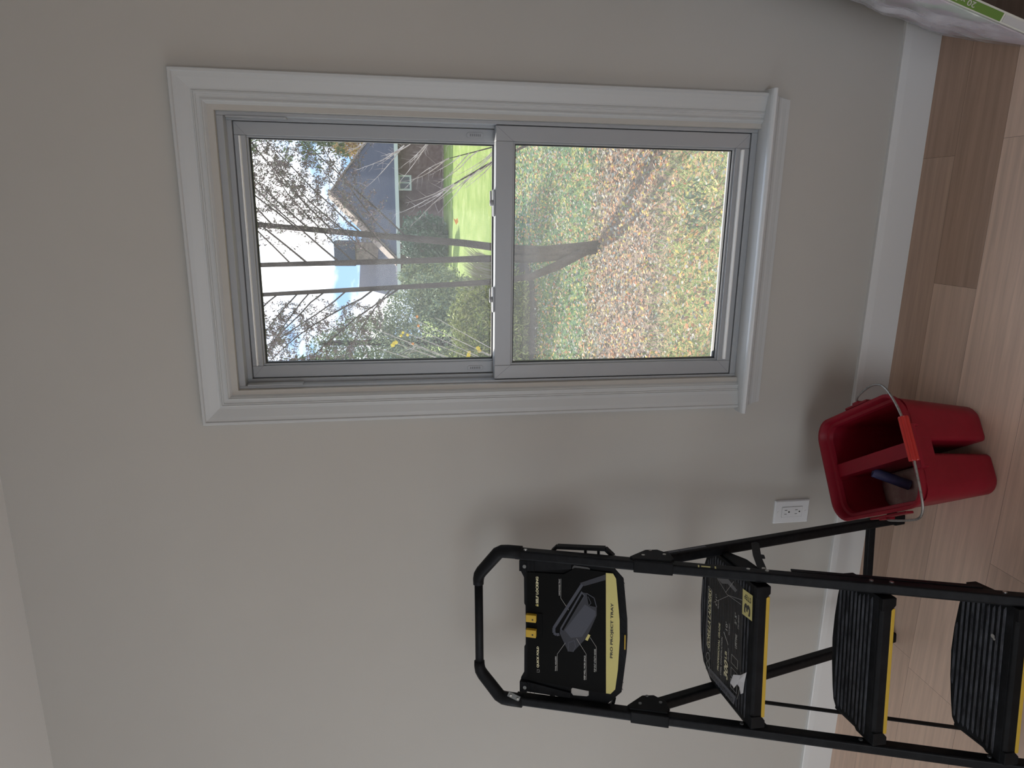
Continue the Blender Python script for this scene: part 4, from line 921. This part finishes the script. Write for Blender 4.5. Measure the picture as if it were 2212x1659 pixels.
# ---- neighbour's brick house
ho = tag(empty('brick_house', (0, 36, GZ - .1)), 'brick house with a dark grey roof beyond the far lawn', 'house')
def hb(*a): m = MB(); m.box(*a); return m
HZ0, EZ = -.15, 2.50      # local heights (house origin at ground)
hb(-4.0, 9.0, 0, 9, HZ0, EZ).build('wall', 'brick', ho)
m = MB(); m.add([(-4.4, -.5, EZ), (9.4, -.5, EZ), (9.4, 9.5, EZ), (-4.4, 9.5, EZ), (-2.2, 4.0, 4.25), (-1.0, 4.0, 4.25)], [(0, 1, 2, 3)])
rf = MB().add([(-2.55, -.55, EZ + .02), (4.85, -.55, EZ + .02), (4.85, 8, EZ + .02), (-2.55, 8, EZ + .02), (.80, 3.3, 6.05)], [(0, 1, 4), (1, 2, 4), (2, 3, 4), (3, 0, 4), (3, 2, 1, 0)]).build('roof', 'roof', ho)
MB().add([(-4.4, -.5, EZ), (9.4, -.5, EZ), (9.4, 9.5, EZ), (-4.4, 9.5, EZ), (-4.4, 4.5, 4.75), (9.4, 4.5, 3.6)], [(0, 1, 5, 4), (2, 3, 4, 5), (0, 4, 3), (1, 2, 5), (3, 2, 1, 0)]).build('roof', 'roof', ho)
m = MB(); m.bar((.80, 3.28, 6.08), (-2.55, -.57, EZ + .06), (0, 0, 1), .10, .55); m.build('hip_course', 'stone', ho)
m = MB(); m.bar((.80, 3.28, 6.08), (4.85, -.57, EZ + .06), (0, 0, 1), .06, .14); m.build('ridge_cap', 'stone', ho)
hb(-4.45, 9.45, -.66, -.50, EZ - .14, EZ + .04).build('gutter', 'housetrim', ho)
hb(-4.40, 9.40, -.50, 0, EZ - .12, EZ - .06).build('soffit', 'housetrim', ho)
ch = hb(-2.9, -1.75, 2.2, 3.2, 3.5, 4.9).build('chimney', 'stone', ho); hb(-2.98, -1.67, 2.1, 3.3, 4.75, 5.85).build('chimney_cap', 'roof', ch)
for wx in (.99, 6.2):
    f_ = MB(); ring_box(f_, wx - .05, wx + .69, 1.72, 2.36, wx + .04, wx + .60, 1.81, 2.28, -.06, .02)
    f_.box(wx + .29, wx + .35, -.05, .0, 1.8, 2.30); fw = f_.build('window_frame', 'housetrim', ho)
    hb(wx + .02, wx + .62, -.02, -.005, 1.78, 2.30).build('window_pane', 'houseglass', fw)
hb(-4.0, 9.0, -.12, -.01, HZ0, .18).build('plinth', 'stone', ho)

# mulch bed under the clipped bushes
m = MB(); pts = [(-3.4 + 2.5 * (.5 + .5 * math.cos(a * PI / 8)), 13.0 + 1.6 * math.sin(a * PI / 8)) for a in range(16)]
m.loft([[(x, y, gh(x, y) - .03) for x, y in pts], [(x * .97 - .06, y * .97 + .35, gh(x, y) + .05) for x, y in pts], [(x * .5 - 1.1, y * .5 + 5.8, gh(x, y) + .09) for x, y in pts]], True, True)
mb_ = m.build('mulch_bed', mat('brown_mulch', (.05, .04, .035), .95, spec=.03, noise=(22, (.12, .10, .09), .4, .65), bump=(30, .8, .02)), smooth=True); mb_['kind'] = 'structure'
# daylight outside is strong, so outdoor surfaces keep natural (fairly low) reflectance
OUT_K = .76
done = set()
for o in bpy.data.objects:
    if o.type != 'MESH' or not o.data.vertices: continue
    r_ = o
    while r_.parent: r_ = r_.parent
    if not (r_.location.y > 3 or r_.name in ('lawn', 'fallen_leaves', 'grass_blades', 'mulch_bed')): continue
    for mm in o.data.materials:
        if mm.name in done: continue
        done.add(mm.name)
        for n in mm.node_tree.nodes:
            if n.type == 'VALTORGB':
                for e in n.color_ramp.elements: e.color = [c * OUT_K for c in e.color[:3]] + [1]
            elif n.type == 'BSDF_PRINCIPLED':
                n.inputs['Base Color'].default_value = [c * OUT_K for c in n.inputs['Base Color'].default_value[:3]] + [1]
